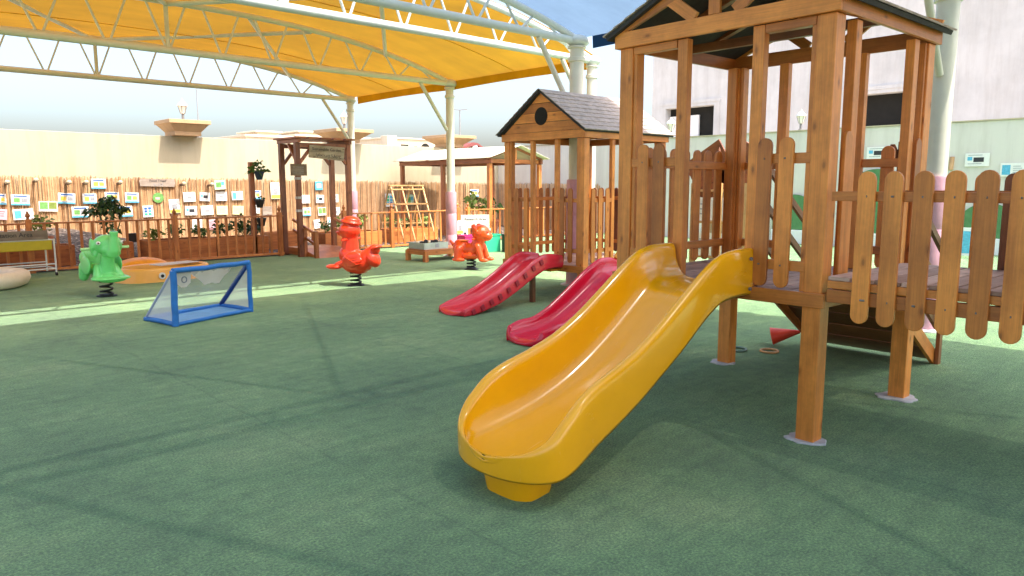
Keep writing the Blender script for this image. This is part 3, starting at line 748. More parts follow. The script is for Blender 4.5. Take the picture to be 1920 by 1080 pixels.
# ---------------------------------------------------------------- shade canopies
def arch(s, rise):  # s 0..1 across the span
    u = 2*s-1; return rise*(1-abs(u)**2.6)
def canopy(name, label, x0, x1, ys, zc, rise, cloth_m, hem_m, steel, col_r, braces, skip_cols=(), ends=(0, 0), colbase=0.0, pad=None):
    t = thing(name, label, 'shade canopy', (x1, ys[0], 0)); ox, oy = x1, ys[0]
    NS = 48
    # membrane
    mb = MB(); V = []; ny = 26; y0, y1 = min(ys)-ends[0]-oy, max(ys)+ends[1]-oy
    gap = abs(ys[1]-ys[0]) if len(ys) > 1 else 1
    for j in range(ny+1):
        y = y0+(y1-y0)*j/ny
        ph = ((y+oy-ys[0])/gap) % 1.0
        sag = .10*sin(pi*ph)**2
        for i in range(NS+1):
            s = i/NS; V.append((x0-.1+(x1-x0+.2)*s-ox, y, zc+.055+arch(s, rise)-sag*(1-abs(2*s-1)**3)))
    mb.add(V, [(j*(NS+1)+i, j*(NS+1)+i+1, (j+1)*(NS+1)+i+1, (j+1)*(NS+1)+i) for j in range(ny) for i in range(NS)])
    mk('membrane', mb, cloth_m, t, 80)
    # seams
    for k in range(1, 2*(len(ys)-1), 2):
        mb = MB(); y = y0+(y1-y0)*k/(2*(len(ys)-1)); ph = ((y+oy-ys[0])/gap) % 1.0; sag = .10*sin(pi*ph)**2
        mb.tube([(x0+(x1-x0)*i/24-ox, y, zc+.043+arch(i/24, rise)-sag*(1-abs(2*i/24-1)**3)) for i in range(25)], .007, 5)
        mk('seam_cable', mb, hem_m, t)
    for xx in (x0-.1, x1+.1):
        mb = MB(); V = []; n2 = 30
        for j in range(n2+1):
            y = y0+.25+(y1-y0-.5)*j/n2; ph = ((y+oy-ys[0])/gap) % 1.0
            V += [(xx-ox, y, zc+.055), (xx-ox+.012, y, zc-.12+.03*sin(pi*ph))]
        mb.add(V, [(2*j, 2*j+1, 2*j+3, 2*j+2) for j in range(n2)]); o = mk('valance', mb, hem_m, t); md = o.modifiers.new('solid', 'SOLIDIFY'); md.thickness = .006
    # trusses
    L = x1-x0
    for k, y in enumerate(ys):
        yy = y-oy
        tr = mk('truss', one(lambda m: m.tube([(x0+L*i/36-ox, yy, zc+.02+arch(i/36, rise)) for i in range(37)], .048 if k else .05, 10)), steel[k], t, 60)
        mk('bottom_chord', one(lambda m: m.tube([(x0-ox, yy, zc), (x1-ox, yy, zc)], .056, 12)), steel[k], tr, 60)
        nb = 13
        for i in range(nb):
            sm = (i+.5)/nb
            xb = x0+L*sm-ox
            for s2 in (i/nb+.012, (i+1)/nb-.012):
                if 0.03 < s2 < .97:
                    mk('web_bar', one(lambda m: m.tube([(xb+(.03 if s2 > sm else -.03), yy, zc+.03), (x0+L*s2-ox, yy, zc+arch(s2, rise))], .018, 6)), steel[k], tr, 60)
        for s2 in (.5,): mk('upright', one(lambda m: m.tube([(x0+L*s2-ox, yy, zc+.03), (x0+L*s2-ox, yy, zc+arch(s2, rise))], .035, 8)), steel[k], tr, 60)
        for x, sx in ((x0, 1), (x1, -1)):
            if (k, sx) in skip_cols: continue
            c = mk('column', one(lambda m: m.tube([(x-ox, yy, 0), (x-ox, yy, zc-.10)], col_r, 20)), STEEL, t, 60)
            mk('collar', one(lambda m: m.lathe([(col_r*.95, zc-.30), (col_r*1.25, zc-.29), (col_r*1.25, zc-.24), (col_r*.95, zc-.23), (col_r*.85, zc-.12), (col_r*1.3, zc-.105), (col_r*1.3, zc-.08)], 18, (x-ox, yy, 0))), STEEL, c, 40)
            mk('head_cap', one(lambda m: m.ell((x-ox+.02*-sx, yy, zc+.0), (col_r*1.9, col_r*1.5, .09), None, 14, 8)), STEELW, c, 60)
            if pad:
                P = pad
                mb = MB(); pr = col_r+.03
                mb.lathe([(pr*.97, 0.0), (pr, .02), (pr*1.01, P*.33), (pr*.985, P*.335), (pr*1.01, P*.34), (pr*1.0, P*.66), (pr*.98, P*.665), (pr*1.01, P*.67), (pr, P-.03), (pr*.96, P)], 20, (x-ox, yy, 0)); mk('padding', mb, PINK, c, 40)
            mk('foot', one(lambda m: m.lathe([(col_r+.11, -.01), (col_r+.11, .012), (col_r+.06, .02)], 16, (x-ox, yy, 0))), CONC, c, 30)
            if k in braces:
                bz, bx = braces[k]
                mk('brace', one(lambda m: m.tube([(x+sx*col_r-ox, yy, zc-bz), (x+sx*bx-ox, yy, zc-.05)], .038, 8)), STEEL, c, 60)
    # ridge stiffeners: diagonal tubes between trusses
    for k in range(len(ys)-1):
        for s0, s1 in ((.28, .5), (.72, .5), (.62, .86)):
            mb = MB(); mb.tube([(x0+L*s0-ox, ys[k]-oy, zc+arch(s0, rise)-.02), (x0+L*s1-ox, ys[k+1]-oy, zc+arch(s1, rise)-.02)], .036, 8)
            mk('bracing_tube', mb, STEELW, t, 60)
    return t
canopy('yellow_canopy', 'arched yellow fabric canopy on white trusses and pink padded columns', -1.3, 9.9, (8.44, 12.30, 16.2), 3.59, .71, YCLOTH, YHEM, (STEELW, STEEL, STEEL), .085, {0: (.95, .75), 1: (.95, .75), 2: (.95, .75)}, (), (.04, .06), 0, 1.36)
canopy('blue_canopy', 'arched dark blue fabric canopy over the wooden tower and slides', -1.7, 8.32, (7.38, 2.52, -2.4, -7.4), 3.57, .565, BCLOTH, BHEM, (STEELW, STEELW, STEELW, STEELW), .105, {0: (1.0, .8), 1: (1.0, .8)}, (), (.06, .04), 0, 1.58)  # unseen rear bays extended to block sky light; left edge pulled in for light

# ---------------------------------------------------------------- wooden tower
ROT = RAD(-1.7)
TW = thing('play_tower', 'tall varnished wooden play tower with picket sides and a dark pitched roof', 'play tower', (4.10, 1.78, 0), ROT)
WU, WV = 1.45, 1.50
DZ, TZ = .885, 2.42
def wpart(name, boxes, m=WOOD, parent=None, bev=.005, axis=None):
    mb = MB()
    for b_ in boxes: mb.bx(*b_, axis=axis)
    return mk(name, mb, m, parent, None, bev)
for iu, u in enumerate((0.0, WU-.11)):
    for iv, v in enumerate((0.0, WV-.11)):
        p = wpart('post', [(u, u+.11, v, v+.11, 0, TZ)], WOOD, TW, .006)
        # cladding strips above the deck
        su = (u+.112, u+.138) if iu == 0 else (u-.028, u-.002)
        sv = (v+.112, v+.14) if iv == 0 else (v-.03, v-.002)
        mk('trim_strip', B(u+.012, u+.09, sv[0], sv[1], DZ+.002, TZ), WOOD, p, None, .004)
        mk('trim_strip', B(su[0], su[1], v+.012, v+.09, DZ+.002, TZ), WOOD, p, None, .004)
# footing pads
for lab, (x, y), r in (('concrete pad round the tower post nearest the camera', (4.16, 1.85), .12), ('concrete pad round the right rear tower post', (5.47, 1.80), .13), ('concrete pad round the left rear tower post', (5.51, 3.20), .11), ('concrete pad round the tower post behind the yellow slide', (4.2, 3.23), .11)):
    mb = MB(); rr = [r*.85*random.uniform(.85, 1.2) for _ in range(18)]
    mb.prism([(rr[i]*cos(2*pi*i/18), rr[i]*sin(2*pi*i/18)*1.1) for i in range(18)], (0, 0, -.01), (1, 0, 0), (0, 1, 0), (0, 0, .022))
    tag(mk('footing_pad', mb, CONC, None, None, .006, (x, y, 0)), lab, 'footing', 'concrete pads under the tower posts')
# deck and beams
for nm, bb in (('deck_beam', (-.022, -.002, -.022, WV+.022, .805, .888)), ('deck_beam', (WU+.002, WU+.022, -.022, WV+.022, .805, .888)), ('deck_beam', (-.001, WU+.001, -.022, -.002, .805, .888)), ('deck_beam', (-.001, WU+.001, WV+.002, WV+.022, .805, .888))):
    mk(nm, B(*bb), WOOD, TW, None, .004)
mb = MB(); n = 15
for k in range(n):
    v0 = .003+k*(WV-.006)/n
    mb.bx(.003, WU-.003, v0+.004, v0+(WV-.006)/n-.004, .855, .887, (1, 0, 0))
for uu in (.3, .75, 1.15): mb.bx(uu, uu+.06, .02, WV-.02, .80, .854)
mk('deck', mb, DECK, TW, None, .002)
# top beams
for nm, bb in (('top_beam', (-.026, -.001, -.03, WV+.03, TZ+.0, TZ+.105)), ('top_beam', (WU+.001, WU+.026, -.03, WV+.03, TZ+.0, TZ+.105)), ('top_beam', (0, WU, -.030, -.004, TZ+.0, TZ+.098)), ('top_beam', (0, WU, WV+.004, WV+.030, TZ+.0, TZ+.098))):
    mk(nm, B(*bb), WOOD_D if nm == 'x' else WOOD, TW, None, .004)
mk('lintel_strip', B(.004, .06, .115, .42, TZ-.05, TZ-.001), WOOD, TW, None, .003)
mk('lintel_strip', B(.004, .06, 1.035, WV-.115, TZ-.05, TZ-.001), WOOD, TW, None, .003)
def studs_panel(face, studs, pks, ztop, rails, m=WOOD, mi=WOOD):
    """face 'F' u=0, 'K' u=WU, 'R' v=0, 'L' v=WV ; positions along the face"""
    def bxf(a0, a1, d0, d1, z0, z1, nm, mm, axis=None):
        if face == 'F': bb = (d0, d1, a0, a1)
        elif face == 'K': bb = (WU-d1, WU-d0, a0, a1)
        elif face == 'R': bb = (a0, a1, d0, d1)
        else: bb = (a0, a1, WV-d1, WV-d0)
        mk(nm, B(*bb, z0, z1, axis), mm, TW, None, .004)
    for a in studs: bxf(a-.037, a+.037, .004, .062, DZ+.004, TZ-.001, 'stud', m)
    for a0, a1 in rails:
        for z in (1.0, 1.62): bxf(a0, a1, .006, .036, z, z+.06, 'rail', mi)
    for a in pks:
        mb = MB(); P = picket_pts(.09, DZ+.012, ztop)
        if face == 'F': mb.prism(P, (-.016, a, 0), (0, 1, 0), (0, 0, 1), (.02, 0, 0))
        elif face == 'K': mb.prism(P, (WU-.004, a, 0), (0, 1, 0), (0, 0, 1), (.02, 0, 0))
        elif face == 'R': mb.prism(P, (a, -.016, 0), (1, 0, 0), (0, 0, 1), (0, .02, 0))
        else: mb.prism(P, (a, WV-.004, 0), (1, 0, 0), (0, 0, 1), (0, .02, 0))
        pk = mk('picket', mb, mi, TW, None, .003)
        if face == 'F':
            for z in (1.03, 1.65): mk('screw', one(lambda q: q.tube([(-.0155, a+random.gauss(0, .006), z), (-.0175, a, z)], .0055, 8)), LAMPM, pk)
studs_panel('F', (.46, .99), (.385-.005, .245, 1.275, 1.145), 1.77, ((.11, .423), (1.027, WV-.11)))
studs_panel('L', (), (.21, .36, .51, .66, .81, .96, 1.11, 1.26), 1.77, ((.11, WU-.11),))
studs_panel('K', (.46, 1.04), (.26, 1.24), 1.77, ((.11, .423), (1.077, WV-.11)))
studs_panel('R', (.30, 1.15), (.205, 1.245), 1.80, ())
# roof
PITCH = math.atan2(.40, WV/2+.08)
def roof(parent, W0, W1, u0, u1, ze, za, over, mtop, thick=.03, shingles=True):
    vm = (W0+W1)/2; hw = (W1-W0)/2+over
    for s in (-1, 1):
        mb = MB(); a = Vector((0, s*hw, ze)); b = Vector((0, 0, za)); d = (a-b); L = d.length; d.normalize(); nrm = Vector((0, s*abs(d.z), abs(d.y)))
        mb.prism([(0, 0), (L, 0), (L, -thick), (0, -thick)], (u0, vm, za), d, nrm, (u1-u0, 0, 0), (1, 0, 0))
        rp = mk('roof_panel', mb, ROOFUNDER, parent, None, .003)
        mb = MB(); k = 9
        for i in range(k):
            l0 = L*i/k-.0; l1 = L*(i+1)/k+.012
            mb.prism([(l0, .003), (l1, .003), (l1, .015), (l0, .006)], (u0-.012, vm, za), d, nrm, (u1-u0+.024, 0, 0), (1, 0, 0))
        mk('shingles', mb, mtop, rp)
roof(TW, 0, WV, -.06, WU+.05, TZ+.085, TZ+.47, .085, SHINGLE)
za = TZ+.47
for u, m in ((-.026, WOOD), (WU+.001, WOOD)):
    for s in (-1, 1):
        mb = MB(); mb.beam((u+.0125, WV/2, za-.085), (u+.0125, WV/2+s*(WV/2+.02), TZ+.115+.0), .085, .024, (1, 0, 0)); mk('rafter', mb, m, TW)
        mb = MB(); mb.beam((u+.0125, WV/2+s*.14, TZ+.106), (u+.0125, WV/2+s*.36, TZ+.27), .075, .022, (1, 0, 0)); mk('gable_strut', mb, m, TW)
    mk('king_post', B(u, u+.024, WV/2-.04, WV/2+.04, TZ+.106, za-.13), m, TW, None, .003)
for u in (.48, .96):
    for s in (-1, 1):
        mb = MB(); mb.beam((u, WV/2, za-.09), (u, WV/2+s*(WV/2), TZ+.11), .04, .05, (1, 0, 0)); mk('rafter', mb, WOOD_D, TW)
mk('tie_beam', B(WU/2-.02, WU/2+.02, 0, WV, TZ+.04, TZ+.10), WOOD_D, TW)

# ---------------------------------------------------------------- bridge
BR = thing('picket_bridge', 'wooden bridge with round topped pickets running right from the tower', 'play bridge', (4.10, 1.78, 0), ROT)
BL_ = -2.35
for k in range(15):
    v = -.225-.1395*k
    mb = MB(); mb.prism(picket_pts(.092, .75, 1.568), (-.026, v+random.gauss(0, .003), 0), (0, 1, 0), (0, 0, 1), (.02, 0, 0)); pk = mk('picket', mb, WOOD, BR, None, .003)
    for z in (.88, 1.437): mk('screw', one(lambda q: q.tube([(-.0255, v+random.gauss(0, .008), z), (-.0275, v, z)], .0055, 8)), LAMPM, pk)
    v2 = -.15-.155*k
    if v2 > BL_+.1 and k not in (0, 1):
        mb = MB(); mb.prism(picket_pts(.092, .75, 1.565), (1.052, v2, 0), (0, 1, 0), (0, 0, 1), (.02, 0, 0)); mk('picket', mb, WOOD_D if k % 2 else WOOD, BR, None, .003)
for u in (-.003, 1.018):
    mk('top_rail', B(u, u+.032, BL_, -.03, 1.41, 1.462), WOOD, BR, None, .003)
    mk('lower_beam', B(u, u+.04, BL_, -.03, .845, .918), WOOD, BR, None, .004)
    mk('upper_beam', B(u+.004, u+.036, BL_, -.03, .924, .968), WOOD, BR, None, .004)
    mk('end_post', B(u, u+.1, BL_-.102, BL_-.002, 0, 1.6), WOOD, BR, None, .005)
mb = MB(); n = 18
for k in range(n):
    v0 = BL_+(-.03-BL_)*k/n; mb.bx(.0, 1.05, v0+.005, v0+(-.03-BL_)/n-.005, .970, .992, (1, 0, 0))
mk('deck', mb, DECK, BR, None, .002)

# ---------------------------------------------------------------- climbing ramp behind the tower
CR = thing('climbing_ramp', 'sloping plank climbing wall with hand rails at the back of the tower', 'climbing wall', (4.10, 1.78, 0), ROT)
a, b_ = Vector((WU+.06, 0, .84)), Vector((WU+1.25, 0, .03)); n = 6
mb = MB(); d = (b_-a).normalized(); up = Vector((-d.z, 0, d.x)); L = (b_-a).length
for k in range(n):
    mb.box(a+d*(L*(k+.5)/n)+Vector((0, .78, 0)), (L/n-.012, 1.0, .024), Matrix((d, (0, 1, 0), up)).transposed(), (0, 1, 0))
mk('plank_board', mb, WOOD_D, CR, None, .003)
for v in (.26, 1.30):
    mb = MB(); mb.beam(a+Vector((0, v, -.04)), b_+Vector((0, v, .0)), .03, .11); mk('side_stringer', mb, WOOD, CR)
    for dz in (.28, .60, .92):
        mb = MB(); mb.beam(a+Vector((0, v+.0, dz)), b_+Vector((0, v, dz)), .03, .055); mk('hand_rail', mb, WOOD_D, CR)
    if v < 1: mk('rail_post', B(b_.x-.06, b_.x, v-.05, v-.02, 0, 1.05), WOOD_D, CR)
    mk('rail_post', B(a.x+.06, a.x+.12, v-.05, v-.02, .70, 1.80), WOOD_D, CR)
mb = MB()
for dx in (.25, .55, .85):
    for vv in (.5, .8, 1.1): mb.ell(a+d*dx+Vector((0, vv, 0))+up*.02, (.04, .04, .02), None, 8, 5)
mk('climbing_hold', mb, BLACK, CR, 60)

# ---------------------------------------------------------------- slides
def interp(tab, x):
    for (x0, *a), (x1, *b) in zip(tab, tab[1:]):
        if x0 <= x <= x1:
            f = (x-x0)/(x1-x0) if x1 > x0 else 0; f2 = f
            return [p+(q-p)*f2 for p, q in zip(a, b)]
    return list(tab[-1][1:]) if x > tab[-1][0] else list(tab[0][1:])
def slide_mesh(tab, n=60, rim=.045, round_end=True, L=None):
    """tab rows: x(from top, towards the foot), zrim, zfloor, zskirt, halfwidth. Local +x runs down the slide."""
    L = tab[-1][0] if L is None else L
    rows = []
    for i in range(n+1):
        x = L*i/n; 
        # smooth sampling
        acc = [0]*4; W = 0
        for k in range(-4, 5):
            q = interp(tab, min(L, max(0, x+k*L*.012))); wt = 1-abs(k)/5
            acc = [p+wt*r for p, r in zip(acc, q)]; W += wt
        zr, zf, zs, hw = (p/W for p in acc)
        rows.append((x, zr, zf, zs, hw))
    mb = MB(); V = []; K = 0
    for x, zr, zf, zs, hw in rows:
        q_ = min(1, hw/.27); ri = rim*q_; inn = hw-ri*1.5; h = max(.0, zr-zf)
        prof = [(-hw, zs), (-hw-.004, (zs+zr)/2), (-hw, zr-.03), (-hw+.008*q_, zr-.008), (-hw+ri*.6, zr), (-hw+ri*1.1, zr-.006), (-inn, zr-min(.03, h*.5))]
        for a in range(1, 6):
            th = a/6*pi/2; prof.append((-inn+(.10*q_*q_)*(1-cos(th)), zr-min(.03, h*.5)-(h-min(.03, h*.5))*sin(th)*(.9+.1*a/6)))
        prof += [(-inn+.13*q_*q_, zf), (-inn*.35, zf-.006)]
        full = prof+[(-y, z) for y, z in reversed(prof)]
        K = len(full); V += [(x, y, z) for y, z in full]
    fs = [(i*K+j, i*K+j+1, (i+1)*K+j+1, (i+1)*K+j) for i in range(n) for j in range(K-1)]
    # close the foot end with a lip
    mb.add(V, fs, (1, 0, 0))
    return mb, rows, K
def slide_obj(name, tab, m, parent, rim=.045, thick=.014, bow=False):
    mb, rows, K = slide_mesh(tab, 64, rim)
    # rounded nose: pull the last rows inwards and fold down
    L = rows[-1][0]; base = len(mb.V); x, zr, zf, zs, hw = rows[-1]
    nose = []
    last = mb.V[-K:]
    steps = 10 if bow else 6
    prev0 = base-K; newV = []
    for s in range(1, steps+1):
        th = s/steps*pi/2
        for j, v in enumerate(last):
            y = v.y; zz = v.z
            if bow:
                g_ = 1-.80*sin(th)**.8; newV.append(Vector((L+.185*sin(th), y*max(cos(th), .0004), (zf+(zz-zf)*g_ if zz > zf else zz)-.022*sin(th)))); continue
            f = max(0.0, 1-(abs(y)/(hw*1.02))**2.0)
            ext = (.055 if hw > .2 else .012)*f*sin(th)
            zt = max(zs, zf-.02) if zz > zf-.02 else zz
            z2 = zz+(min(zz, zf+.015)-zz)*sin(th)
            newV.append(Vector((L+ext+.015*sin(th), y*(1-.05*(1-cos(th))), z2-.05*(1-cos(th))*f)))
    fs = []
    for s in range(steps):
        for j in range(K-1):
            a0 = s*K+j; fs.append((a0, a0+1, a0+K+1, a0+K))
    mb.add([Vector(v) for v in last]+newV, fs, (1, 0, 0))
    # front skirt under the lip
    lip = newV[-K:]; q = []
    fv = [v for v in lip]; low = [Vector((v.x-.012, v.y*.97, min(v.z-.002, zs))) for v in lip]
    if not bow: mb.add(fv+low, [(j, j+1, K+j+1, K+j) for j in range(K-1)], (1, 0, 0))
    # backing skirt side closing at top end
    o = mk(name, mb, m, parent, 80)
    wd = o.modifiers.new('weld', 'WELD'); wd.merge_threshold = .004 if bow else .0008
    sd = o.modifiers.new('solid', 'SOLIDIFY'); sd.thickness = thick; sd.offset = 1
    sm = o.modifiers.new('smooth', 'CORRECTIVE_SMOOTH') if False else None
    ss = o.modifiers.new('sub', 'SUBSURF'); ss.levels = 1; ss.render_levels = 1
    return o
for _m in (YELLOW, RED, RED2): streaky(_m)
YS = thing('yellow_slide', 'glossy yellow trough slide with flared mouth in front of the tower', 'slide', (4.12, 2.52, 0), pi)
ytab = [(0, 1.125, .905, .835, .315), (.20, 1.125, .905, .835, .315), (.36, 1.10, .865, .82, .312), (.52, 1.015, .755, .735, .31), (.72, .89, .62, .60, .31), (.92, .765, .50, .49, .312), (1.12, .665, .40, .385, .318), (1.32, .60, .325, .305, .33), (1.50, .555, .275, .245, .345), (1.62, .50, .25, .19, .356), (1.68, .45, .236, .165, .358), (1.72, .405, .228, .152, .354), (1.73, .39, .226, .15, .352)]
slide_obj('trough', ytab, YELLOW, YS, thick=.007, bow=True)
for xx, zz in ((.07, .88), (.07, 1.06)): mk('bolt', one(lambda q: q.tube([(xx, .326, zz), (xx, .338, zz)], .011, 10)), LAMPM, YS)
def footm(m):
    V = []; q = 24
    for z, k in ((-.01, .80), (.02, .84), (.10, .93), (.17, 1.02), (.21, 1.06)):
        for j in range(q):
            an = 2*pi*j/q; cx, sy_ = cos(an), sin(an)
            V.append((1.70+.135*k*math.copysign(abs(cx)**.6, cx)*(1 if cx > 0 else 1.2), .19*k*math.copysign(abs(sy_)**.6, sy_)+.006*sin(6*an), z))
    m.add(V, [(i*q+j, i*q+(j+1) % q, (i+1)*q+(j+1) % q, (i+1)*q+j) for i in range(4) for j in range(q)]+[tuple(range(q-1, -1, -1))], (0, 0, 1))
mk('foot', one(footm), YELLOW, YS, 60)
R1 = thing('red_slide', 'faded crimson slide running down from the small playhouse', 'slide', (7.0, 6.64, 0), pi, 'crimson slides')
rtab = [(0, .60, .50, .44, .24), (.18, .635, .505, .45, .245), (.36, .645, .48, .43, .245), (.52, .585, .40, .36, .24), (.80, .42, .25, .22, .238), (1.10, .27, .125, .09, .24), (1.40, .165, .07, .02, .242), (1.58, .12, .055, .0, .245), (1.66, .085, .05, .0, .24)]
slide_obj('trough', rtab, RED2, R1, .035)
mb = MB()
for k in range(9): mb.box((.42+k*.14, .2515, interp(rtab, .42+k*.14)[0]-.085), (.055, .010, .07), Matrix.Rotation(RAD(28), 3, 'Y')); 
mk('side_tread', mb, REDDARK, R1, None, .004)
mk('bracket', B(.02, .2, -.2, .2, .40, .43), AMBER2, R1, None, .01)
mk('prop', B(.30, .36, -.03, .03, 0, .42), WOOD_D, R1, None, .004)
R2 = thing('toddler_slide', 'crimson toddler slide with an eye printed on its foot, beside the yellow slide', 'slide', (6.52, 4.88, 0), pi, 'crimson slides')
t2 = [(0, .66, .56, .50, .225), (.20, .72, .565, .50, .228), (.40, .72, .55, .48, .228), (.62, .62, .44, .40, .225), (.92, .44, .27, .23, .222), (1.20, .28, .135, .10, .222), (1.42, .195, .085, .03, .235), (1.52, .20, .075, .0, .25), (1.62, .185, .07, .0, .255), (1.72, .15, .065, .0, .245)]
slide_obj('trough', t2, RED, R2, .04)
e = mk('eye', one(lambda m: m.tube([(1.50, .246, .115), (1.50, .262, .115)], .032, 16)), WHITE, R2, 40)
mk('pupil', one(lambda m: m.tube([(1.50, .2625, .115), (1.50, .266, .115)], .019, 14)), BLACK, e, 40)
mb = MB(); mb.bx(-.04, .10, -.2, .2, 0, .50); mk('ladder_body', mb, RED, R2, None, .03)
for s in (-1, 1): mk('hand_grip', one(lambda m: m.tube([(-.02, s*.19, .45), (-.06, s*.2, .72), (.04, s*.2, .80), (.12, s*.2, .70)], .022, 8)), AMBER2, R2, 60)

# ---------------------------------------------------------------- small playhouse on stilts
PH = thing('playhouse', 'small wooden playhouse on posts with boarded gable and shingle roof', 'playhouse', (7.0, 6.07, 0), 0)
HW, HU, HZ, HD = 1.45, 1.72, 2.08, .48
for u in (0, HU-.10):
    for v in (0, HW-.10):
        p = wpart('post', [(u, u+.10, v, v+.10, 0, HZ)], WOOD, PH, .005)
        mk('trim_strip', B(u+.01, u+.08, (v+.102) if v == 0 else v-.032, (v+.132) if v == 0 else v-.002, HD+.002, HZ-.001), WOOD, p, None, .003)
for bb in ((-.02, -.001, -.02, HW+.02, HD-.09, HD-.002), (HU+.001, HU+.02, -.02, HW+.02, HD-.09, HD-.002), (0, HU, -.02, -.001, HD-.09, HD-.002), (0, HU, HW+.001, HW+.02, HD-.09, HD-.002)): mk('deck_beam', B(*bb), WOOD, PH, None, .004)
mb = MB()
for k in range(12): mb.bx(.0, HU, HW*k/12+.004, HW*(k+1)/12-.004, HD-.03, HD-.001, (1, 0, 0))
mk('deck', mb, DECK, PH, None, .002)
for bb in ((-.024, -.001, -.03, HW+.03, HZ+.001, HZ+.10), (HU+.001, HU+.024, -.03, HW+.03, HZ+.001, HZ+.10), (0, HU, -.03, -.004, HZ+.001, HZ+.09), (0, HU, HW+.004, HW+.03, HZ+.001, HZ+.09)): mk('top_beam', B(*bb), WOOD, PH, None, .004)
AZ = HZ+.64
roof(PH, 0, HW, -.07, HU+.08, HZ+.095, AZ, .075, SHINGLE)
for u, nm in ((-.024, 'front'), (HU+.001, 'rear')):
    for k in range(4):
        z0, z1 = HZ+.103+k*.122, HZ+.103+(k+1)*.122-.005
        def hv(z): return max(.02, (AZ-.05-z)/(AZ-HZ-.095)*(HW/2+.05))
        mb = MB(); P = [(-hv(z0), z0), (hv(z0), z0), (hv(z1), z1), (-hv(z1), z1)]
        mb.prism(P, (u, HW/2, 0), (0, 1, 0), (0, 0, 1), (.02, 0, 0), (0, 1, 0)); mk('gable_board', mb, WOOD, PH, None, .002)
mk('round_window', one(lambda m: m.tube([(-.027, HW/2, HZ+.30), (-.022, HW/2, HZ+.30)], .115, 28)), DARKHOLE, PH, 40)
for v in (.48, .92): mk('stud', B(.004, .055, v-.03, v+.03, HD+.001, HZ-.001), WOOD, PH, None, .004)
mk('stud', B(HU-.055, HU-.004, .45, .51, HD+.001, HZ-.001), WOOD_D, PH, None, .004)
mk('stud', B(.55, .61, .004, .055, HD+.001, HZ-.001), WOOD, PH, None, .004)
mk('stud', B(1.15, 1.21, .004, .055, HD+.001, HZ-.001), WOOD, PH, None, .004)
def hp(P, o, ex, ez, m=WOOD):
    mb = MB(); mb.prism(P, o, ex, (0, 0, 1), ez); mk('picket', mb, m, PH, None, .003)
PP = picket_pts(.075, HD+.03, HD+.98)
for v in (.22, .36, 1.02, 1.20, 1.33): hp(PP, (-.016, v, 0), (0, 1, 0), (.018, 0, 0))
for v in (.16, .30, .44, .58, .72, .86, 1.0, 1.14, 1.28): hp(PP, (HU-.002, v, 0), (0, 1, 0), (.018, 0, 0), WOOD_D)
for u in (.17, .31, .45, 1.30, 1.44, 1.58):
    hp(PP, (u, -.016, 0), (1, 0, 0), (0, .018, 0)); 
for u in (.17, .31, .45, .59, .73, .87, 1.01, 1.15, 1.30, 1.44, 1.58): hp(PP, (u, HW-.002, 0), (1, 0, 0), (0, .018, 0))
for z in (HD+.16, HD+.80):
    for bb in ((.004, .03, .10, .45, z, z+.05), (.004, .03, .95, HW-.1, z, z+.05), (HU-.03, HU-.004, .10, HW-.1, z, z+.05), (.10, .55, .004, .03, z, z+.05), (1.21, HU-.1, .004, .03, z, z+.05), (.10, HU-.1, HW-.03, HW-.004, z, z+.05)):
        mk('rail', B(*bb), WOOD, PH, None, .003)

# ---------------------------------------------------------------- pop-up goal
A_, B_, C_ = Vector((2.74, 8.13, 0)), Vector((3.73, 8.48, 0)), Vector((2.62, 8.74, 0)); D2 = C_+(B_-A_)
G = thing('popup_goal', 'blue framed pop up football goal with white net on the turf', 'goal', A_); o_ = A_
Zt = .60; up = Vector((0, 0, 1))
def P_(v): return v-o_
TA, TB = A_+up*Zt+(B_-A_)*.0, B_+up*(Zt-.01)
fr = MB()
for p, q, wd in ((A_, TA, .075), (B_, TB, .06), (TA, TB, .06), (A_+up*.02, B_+up*.02, .045)):
    fr.tube([P_(p)+(P_(q)-P_(p))*f+Vector((random.gauss(0, .004), random.gauss(0, .004), random.gauss(0, .003))) for f in (0, .2, .4, .6, .8, 1)], wd*.48, 8)
mk('front_frame', fr, BLUEF, G, 50)
mk('base_strip', one(lambda m: [m.tube([P_(p)+up*.02, (P_(p)+P_(q))/2+up*.028, P_(q)+up*.02], .026, 8) for p, q in ((A_, C_), (B_, D2), (C_, D2))]), BLUEF, G, 50)
mk('back_strut', one(lambda m: m.tube([P_(TB), P_(D2)+up*.02], .03, 8)), BLUED, G, 50)
mk('back_strut', one(lambda m: m.tube([P_(TA), P_(C_)+up*.02], .014, 8)), plain('lilac_nylon', (.42, .45, .60), .6, .1, 9), G, 50)
def tri(nm, pts, m, dv=6, sag=.02):
    mb = MB(); pts = [P_(p) for p in pts]
    if len(pts) == 3: mb.add(pts, [(0, 1, 2)])
    else:
        V = []
        for i in range(dv+1):
            for j in range(dv+1):
                a, b = i/dv, j/dv; p = (pts[0]*(1-a)+pts[1]*a)*(1-b)+(pts[3]*(1-a)+pts[2]*a)*b
                V.append(p+Vector((0, 0, -sag*sin(pi*a)*sin(pi*b))))
        mb.add(V, [(i*(dv+1)+j, (i+1)*(dv+1)+j, (i+1)*(dv+1)+j+1, i*(dv+1)+j+1) for i in range(dv) for j in range(dv)])
    return mk(nm, mb, m, G, 80)
tri('side_net', (A_+up*.03, TA, C_+up*.03), NETW); tri('side_net', (B_+up*.03, TB, D2+up*.03), NETW)
tri('back_net', (C_+up*.03, D2+up*.03, TB-up*.02, TA-up*.02), cloth('sheer_blue_net', (.45, .58, .72), .5, .72))
tri('floor_sheet', (A_+up*.012, B_+up*.012, D2+up*.012, C_+up*.012), BLUEFLOOR, 6, -.006)
mb = MB(); V = []; e = (TB-TA)
